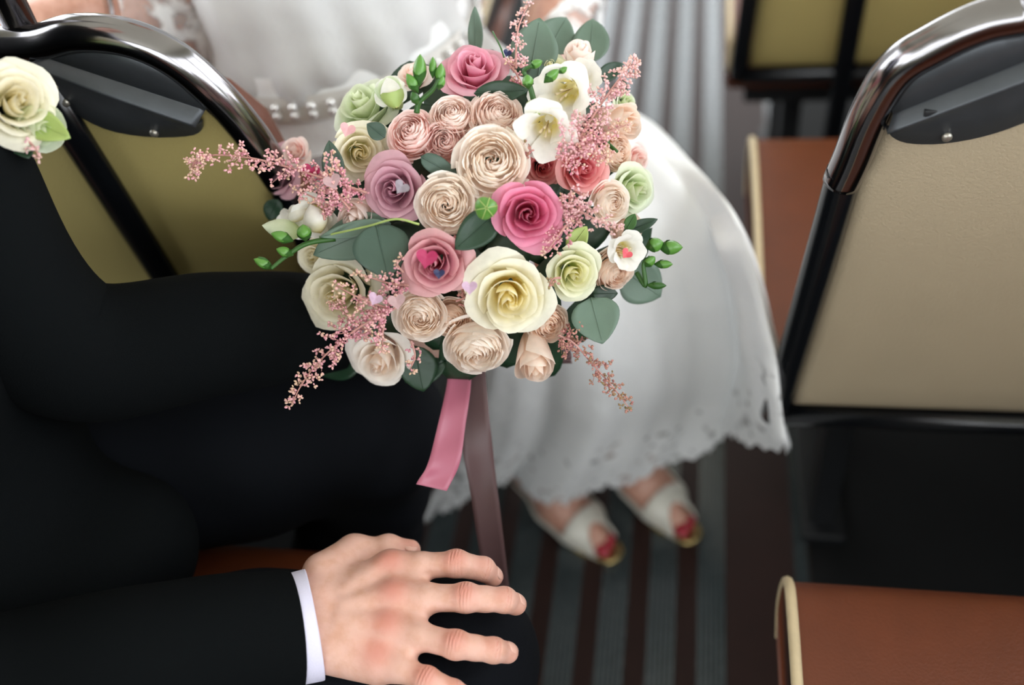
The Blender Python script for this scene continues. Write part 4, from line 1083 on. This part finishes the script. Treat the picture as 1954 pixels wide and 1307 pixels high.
freesia_spray([(795, 215), (800, 195), (825, 172), (838, 150)], [((800, 165), (802, 103), 26, 'green'), ((798, 178), (776, 140), 20, 'green'), ((826, 150), (826, 108), 15, 'green'), ((838, 165), (842, 120), 20, 'green'), ((836, 172), (846, 145), 16, 'green'), ((797, 200), (786, 175), 18, 'green_deep')], -.014)
freesia_spray([(640, 455), (585, 465), (545, 490), (517, 513)], [((560, 460), (517, 445), 22, 'green'), ((583, 460), (578, 428), 28, 'green'), ((560, 487), (527, 475), 20, 'green'), ((522, 512), (484, 494), 19, 'green'), ((520, 508), (492, 490), 12, 'green_deep')], -.006)
freesia_spray([(1215, 520), (1232, 545), (1228, 505), (1240, 490)], [((1232, 472), (1266, 462), 28, 'green'), ((1256, 472), (1303, 472), 28, 'green'), ((1228, 508), (1250, 490), 20, 'green'), ((1248, 504), (1284, 504), 17, 'green'), ((1234, 544), (1272, 545), 15, 'green_deep')], .012)
freesia_spray([(1018, 190), (1010, 160), (1000, 135), (1015, 125)], [((1008, 128), (1035, 116), 17, 'green'), ((1008, 170), (1006, 142), 22, 'green'), ((1038, 158), (1066, 132), 20, 'green'), ((1066, 140), (1082, 128), 12, 'green')], -.016)
freesia_spray([(1140, 262), (1160, 275), (1178, 290)], [((1148, 250), (1160, 278), 18, 'green_deep')], -.002)
fb = bud('freesia_bud', px3((757, 206), -.02), px3((738, 148), -.03), .0085, PM['white'], bouquet, calyx=M['green_pale'])
for (b0, t0_, w_, m_) in (((578, 446), (500, 430), 42, PM['greenish']), ((612, 445), (592, 390), 46, PM['white']), ((575, 420), (560, 395), 40, PM['white'])):
    d = dome(*b0)[0] - .004; bud('freesia_bud', P(*b0, d), P(*t0_, d - .006), w_ / 2 * d / F_PX, m_, bouquet, calyx=None)
# round green berries
def berry(px, py, dia, mat):
    d = dome(px, py)[0] - .022; r = dia / 2 * d / F_PX; ax = axis_at(px, py); c = P(px, py, d)
    o = bud('green_berry', c - ax * r, c + ax * r, r, M[mat], bouquet, seg=18, fat=.5)
    fr = frame_of(ax)
    for k in range(6):
        a = k * math.pi / 3; tube('stripe', [c + fr @ np.array([1.02 * r * math.sin(t) * math.cos(a), 1.02 * r * math.sin(t) * math.sin(a), 1.01 * r * math.cos(t)]) for t in np.linspace(.05, 1.5, 10)], r * .045, M['green_pale'], o, 5)
berry(927, 397, 44, 'green'); berry(1020, 206, 34, 'green_pale')
# white freesia blooms
def freesia(px, py, dia, tilt, dz, seed):
    rng = np.random.default_rng(seed); d = dome(px, py)[0] + dz; R_ = dia / 2 * d / F_PX; ax = axis_at(px, py, tilt); fr = frame_of(ax, rng.uniform(0, 6)); c = P(px, py, d)
    root = None; tr = lambda V: c + (V * R_) @ fr.T
    tb = MB(); Vt, Ft = tube_vf([(0, 0, -1.35), (0, 0, -1.0), (0, 0, -.72)], [.10, .14, .24], 12, cap=False); tb.add(tr(np.array(Vt)), Ft, np.tile([.2, .25, .5], (len(Vt), 1)))
    root = tb.build('freesia_bloom', PM['white'], bouquet)
    for i in range(6):
        inner = i % 2; V, F, T = petal(i * math.pi / 3 + rng.uniform(-.12, .12), .88 - .06 * inner, .50, -.80, .30 - .12 * (1 - inner), .38 + .14 * (1 - inner), .06 + .12 * (1 - inner), .03, .04, rng, .045, notch=.16, tval=.5, foot=.4, nu=13, nv=12)
        mesh_obj('petal', tr(V), F, PM['white'], root, tint=T)
    for i in range(4):
        a = i * 1.6; s0 = tr(np.array([[0, 0, -.8], [.08 * math.cos(a), .08 * math.sin(a), -.2], [.14 * math.cos(a), .14 * math.sin(a), .1]]))
        tube('stamen', s0, [.0006, .0006, .0011], M['piping'], root, 6)
freesia(1072, 180, 136, (-.45, .25), -.02, 1); freesia(1040, 250, 132, (-.15, .45), -.018, 2); freesia(1110, 150, 84, (.1, -.3), .004, 3)
freesia(600, 412, 96, (-.4, .4), .0, 4); freesia(1196, 478, 84, (.5, .2), -.004, 5); freesia(560, 425, 70, (-.6, .3), .02, 6); freesia(745, 175, 70, (-.3, -.5), .012, 7)

# ---- astilbe plumes
ico = bmesh.new(); bmesh.ops.create_icosphere(ico, subdivisions=1, radius=1.0); ICO_V = np.array([v.co[:] for v in ico.verts]); ICO_F = np.array([[v.index for v in f.verts] for f in ico.faces]); ico.free()
def astilbe(path, blen, dz0, dz1, mat, seed, dens=1.0, size=1.0, parent=bouquet, name='astilbe', depth=None, fine=1.0):
    """path: pixels from the base to the tip; blen: side branch length in pixels at the base"""
    rng = np.random.default_rng(seed); d0 = dome(*path[0])[0] if depth is None else depth
    pts = catmull([P(p[0], p[1], d0 + dz0 + (dz1 - dz0) * i / (len(path) - 1)) for i, p in enumerate(path)], 60)
    st = tube(name, pts, np.linspace(.0011, .0005, 60), M['astilbe_stem'], parent, 6)
    mpp = d0 / F_PX; Vs_ = []; Fs_ = []; Ts_ = []; cnt = 0
    def floret(c, t):
        nonlocal cnt
        for q in range(rng.integers(3, 6)):
            o = rng.normal(0, 1, 3); o /= np.linalg.norm(o); cc = c + o * .0020 * size
            R_ = frame_of(o, rng.uniform(0, 6)); s = size * rng.uniform(.62, .95)
            Vs_.append(cc + (ICO_V * np.array([.0012, .0012, .0020]) * s) @ R_.T); Fs_.append(ICO_F + cnt); cnt += len(ICO_V)
            tv = np.clip(t * .55 + rng.normal(.3, .22), 0, 1); Ts_.append(np.tile([tv, 0, 0], (len(ICO_V), 1)))
    total = np.linalg.norm(np.diff(pts, axis=0), axis=1).sum(); n = int(total / .0021 * dens)
    br = MB()
    for k in range(n):
        t = k / max(1, n - 1); i = min(58, int(t * 59)); c = pts[i] + (pts[i + 1] - pts[i]) * (t * 59 - i); tg = pts[i + 1] - pts[i]; tg /= np.linalg.norm(tg)
        bl = blen * mpp * (1 - t) ** .8 * rng.uniform(.30, 1.0) + .0026
        o = rng.normal(0, 1, 3); o -= tg * o.dot(tg); o /= np.linalg.norm(o)
        dirn = o * .85 + tg * .55; dirn /= np.linalg.norm(dirn); nb = max(1, int(bl / (.0036 * fine)))
        if nb > 2: br.add(*tube_vf([c, c + dirn * bl], [.0004, .0002], 4))
        for q in range(nb):
            f = (q + 1) / nb; floret(c + dirn * bl * f + rng.normal(0, .0007, 3), t * .7 + f * .3)
    V = np.concatenate(Vs_); F = np.concatenate(Fs_); T = np.concatenate(Ts_)
    fo = mesh_obj('florets', V, F, M[mat], st, tint=T); fo['kind'] = 'stuff'
    if br.V: bo = br.build('branchlets', M['astilbe_stem'], st); bo['kind'] = 'stuff'
    return st
astilbe([(700, 368), (640, 348), (560, 322), (480, 302), (405, 296), (372, 310), (367, 334)], 62, -.012, .010, 'astilbe', 1)
astilbe([(668, 400), (640, 360), (632, 290)], 40, -.014, -.02, 'astilbe', 2)
astilbe([(620, 420), (610, 385), (560, 360)], 46, -.010, -.01, 'astilbe', 3)
astilbe([(760, 585), (690, 622), (640, 660), (600, 700), (572, 740), (555, 776)], 58, -.018, .015, 'astilbe', 4)
astilbe([(745, 590), (690, 570), (640, 545)], 34, -.02, -.02, 'astilbe', 5); astilbe([(710, 640), (660, 600), (634, 575)], 34, -.018, -.012, 'astilbe', 6)
astilbe([(780, 545), (740, 540), (680, 520)], 30, -.012, -.012, 'astilbe', 7); astilbe([(735, 600), (730, 640), (730, 665)], 34, -.02, -.016, 'astilbe', 8)
astilbe([(1065, 640), (1095, 655), (1140, 705), (1175, 745), (1200, 778)], 40, -.002, .02, 'astilbe_dull', 9)
astilbe([(1085, 300), (1120, 240), (1160, 180), (1190, 140), (1212, 118)], 62, -.018, -.002, 'astilbe_light', 10, 1.3); astilbe([(1090, 290), (1140, 262), (1195, 238)], 60, -.02, -.01, 'astilbe', 11, 1.3)
astilbe([(1060, 300), (1110, 290), (1165, 298)], 44, -.018, -.008, 'astilbe', 12, 1.2); astilbe([(1060, 385), (1110, 405), (1180, 440)], 62, -.012, -.02, 'astilbe_light', 13, 1.6, .85)
astilbe([(1080, 430), (1058, 460), (1040, 485)], 42, -.014, -.012, 'astilbe', 14, 1.4, .9); astilbe([(1110, 430), (1090, 400), (1085, 375)], 50, -.012, -.014, 'astilbe', 15, 1.5, .9)
astilbe([(985, 130), (985, 95), (990, 50), (1008, 8)], 22, .0, .02, 'astilbe_light', 16); astilbe([(770, 520), (758, 505), (765, 495)], 16, -.014, -.016, 'astilbe', 17)
astilbe([(785, 650), (792, 680), (782, 705)], 16, .004, .006, 'astilbe', 18); astilbe([(1070, 530), (1056, 532), (1050, 540)], 18, -.02, -.02, 'astilbe_dull', 19); astilbe([(1000, 170), (985, 140), (968, 118)], 30, .01, .01, 'astilbe', 20)
astilbe([(1000, 300), (1010, 280), (1000, 265)], 24, .0, .0, 'astilbe_dull', 21); astilbe([(870, 575), (900, 560), (890, 540)], 26, .01, .01, 'astilbe_dull', 22)
tube('tendril', catmull([P(940, 60, .80), P(955, 90, .79), P(962, 110, .79)], 12), .0007, M['green_deep'], bouquet, 6)
tube('tendril', catmull([px3((800, 428), -.02), px3((755, 418), -.024), px3((700, 432), -.02), px3((610, 452), -.012)], 16), .0009, M['green_pale'], bouquet, 6)

# ---- stems and ribbons
back = -CAM[2]
c0 = P(905, 430, .86)
for k in range(14):
    a = k * 2.4; off = .011 * math.sqrt(k / 14) * (RIGHT * math.cos(a) + UPV * math.sin(a))
    tube('stem', [c0 + off * 3, c0 + back * .06 + off, c0 + back * .20 + off * 1.3], .0028, M['green_deep'], bouquet, 6)
wrp = tube('ribbon_wrap', [c0 + back * .055, c0 + back * .15], .0195, M['ribbon_pink'], bouquet, 20)
def ribbon(path, widths, mat, wdir):
    """path: world points down the ribbon; wdir: direction across it at each point"""
    n = 40; C_ = catmull(path, n); W = catmull(wdir, n); wd = np.interp(np.linspace(0, 1, n), np.linspace(0, 1, len(widths)), widths); m = 7; V = []; F = []
    for i in range(n):
        w_ = W[i] / np.linalg.norm(W[i]); tg = C_[min(n - 1, i + 1)] - C_[max(0, i - 1)]; nn = np.cross(tg, w_); nn /= np.linalg.norm(nn)
        for k in range(m):
            u = -1 + 2 * k / (m - 1); V.append(C_[i] + w_ * u * wd[i] / 2 + nn * (.0012 * math.sin(i * .5 + u) + .002 * u * u))
    for i in range(n - 1):
        for k in range(m - 1): F.append((i * m + k, i * m + k + 1, (i + 1) * m + k + 1, (i + 1) * m + k))
    o = mesh_obj('ribbon', V, F, M[mat], bouquet); md = o.modifiers.new('thick', 'SOLIDIFY'); md.thickness = .0004; return o
rt = RIGHT; tw = lambda a, b: RIGHT * a + back * b
r1 = ribbon([P(880, 650, .90), P(876, 730, .875), P(862, 810, .86), P(846, 885, .85), P(822, 930, .845)], [.018, .021, .024, .027, .027], 'ribbon_pink', [tw(1, .1), tw(1, .1), tw(1, .15), tw(1, .2) - UPV * .1, tw(.9, .3) - UPV * .25])
r1['label'] = 'pink satin ribbon tail'
r2 = ribbon([P(890, 640, .895), P(899, 740, .885), P(908, 830, .885), P(922, 930, .895), P(936, 1030, .91), P(950, 1130, .93)], [.030, .029, .028, .025, .024, .022], 'ribbon_mauve', [tw(1, -.1), tw(1, -.15), tw(1, 0), tw(1, .2), tw(1, .1), tw(1, .2)])
r2['label'] = 'sheer taupe ribbon tail'
r3 = ribbon([P(1060, 640, .90), P(1070, 670, .89), P(1076, 694, .89)], [.020, .018, .014], 'ribbon_mauve', [tw(1, 0), tw(1, .1), tw(.9, .2)])

# ---- paper confetti hearts lying in the flowers
CONF = {'magenta': '#a51f52', 'lilac': '#bfa0b6', 'silver': '#8f868e', 'rosegrey': '#b08f90', 'navy': '#232a52', 'pink': '#d8a4a6', 'coral': '#e0606c'}
for k, v in CONF.items(): M['conf_' + k] = simple('confetti_' + k, v, .55, noise=.12, nscale=300, bump=.15, bscale=500)
def heart(px, py, size, col, rot_deg, label, dz=-.03, tilt=(0, 0)):
    d = dome(px, py)[0] + dz; c = P(px, py, d); ax = axis_at(px, py, tilt); a = math.radians(rot_deg)
    x = RIGHT * math.cos(a) - UPV * math.sin(a); x -= ax * x.dot(ax); x /= np.linalg.norm(x); y = np.cross(ax, x); s = size * d / F_PX / 32
    pts = [(16 * math.sin(t) ** 3, 13 * math.cos(t) - 5 * math.cos(2 * t) - 2 * math.cos(3 * t) - math.cos(4 * t)) for t in np.linspace(0, 2 * math.pi, 28, endpoint=False)]
    V = [c + (x * p + y * q) * s + ax * (.0004 + .00002 * p * p * .5) for p, q in pts] + [c + (x * p + y * q) * s - ax * .0001 for p, q in pts]; n = len(pts)
    V += [c + ax * .0004, c - ax * .0001]
    F = [(i, (i + 1) % n, 2 * n) for i in range(n)] + [((i + 1) % n + n, i + n, 2 * n + 1) for i in range(n)] + [(i, i + n, (i + 1) % n + n, (i + 1) % n) for i in range(n)]
    o = mesh_obj('confetti_heart', V, F, M['conf_' + col], smooth=False); tag(o, label, 'confetti', 'paper confetti on the bouquet'); return o
heart(593, 327, 34, 'magenta', 15, 'magenta paper heart caught in the long pink astilbe plume', -.034)
heart(634, 346, 34, 'rosegrey', -20, 'greyish pink paper heart on the astilbe beside the magenta one', -.036)
heart(766, 357, 30, 'silver', 35, 'silver-grey paper heart in the middle of the mauve rose', -.030)
heart(814, 492, 42, 'magenta', 10, 'magenta paper heart in the centre of the dusty pink rose', -.036)
heart(838, 522, 22, 'navy', 5, 'dark navy paper scrap in the centre of the dusty pink rose', -.032)
heart(896, 548, 30, 'lilac', 0, 'pale lilac paper heart between the dusty pink and lemon roses', -.030)
heart(716, 570, 28, 'lilac', 25, 'lilac paper heart on the drooping astilbe plume', -.040)
heart(757, 575, 34, 'rosegrey', -10, 'greyish paper heart on the cream rose beside the drooping astilbe', -.036)
heart(663, 247, 30, 'pink', 20, 'pale pink paper heart on the ivory rose', -.030)
heart(1196, 484, 22, 'coral', 40, 'coral paper heart inside the white freesia by the green buds', -.024)
heart(968, 101, 16, 'navy', 20, 'dark navy paper scrap beside the upper pink rose', -.010)

# ================================================================== BUTTONHOLE
bh = empty('buttonhole_flower', P(55, 210, .72)); tag(bh, 'ivory rose buttonhole on the dark jacket lapel', 'flower')
rose(32, 193, 176, 'tea', 'ivory', (.35, -.25), 0, .9, 77, bh, depth=.715)
rose(72, 236, 104, 'bud', 'greenish', (.7, .3), .012, .9, 78, bh, depth=.725)
leaf('leaf', P(60, 230, .73), P(132, 262, .725), .022, M['green_pale'], bh); leaf('leaf', P(30, 250, .74), P(55, 300, .73), .024, M['leaf_dark'], bh)
astilbe([(50, 265), (66, 282), (74, 298)], 12, .0, .0, 'astilbe_light', 30, parent=bh, depth=.725)
tube('stem', [P(30, 230, .74), P(20, 300, .745)], .0025, M['green_deep'], bh, 6)
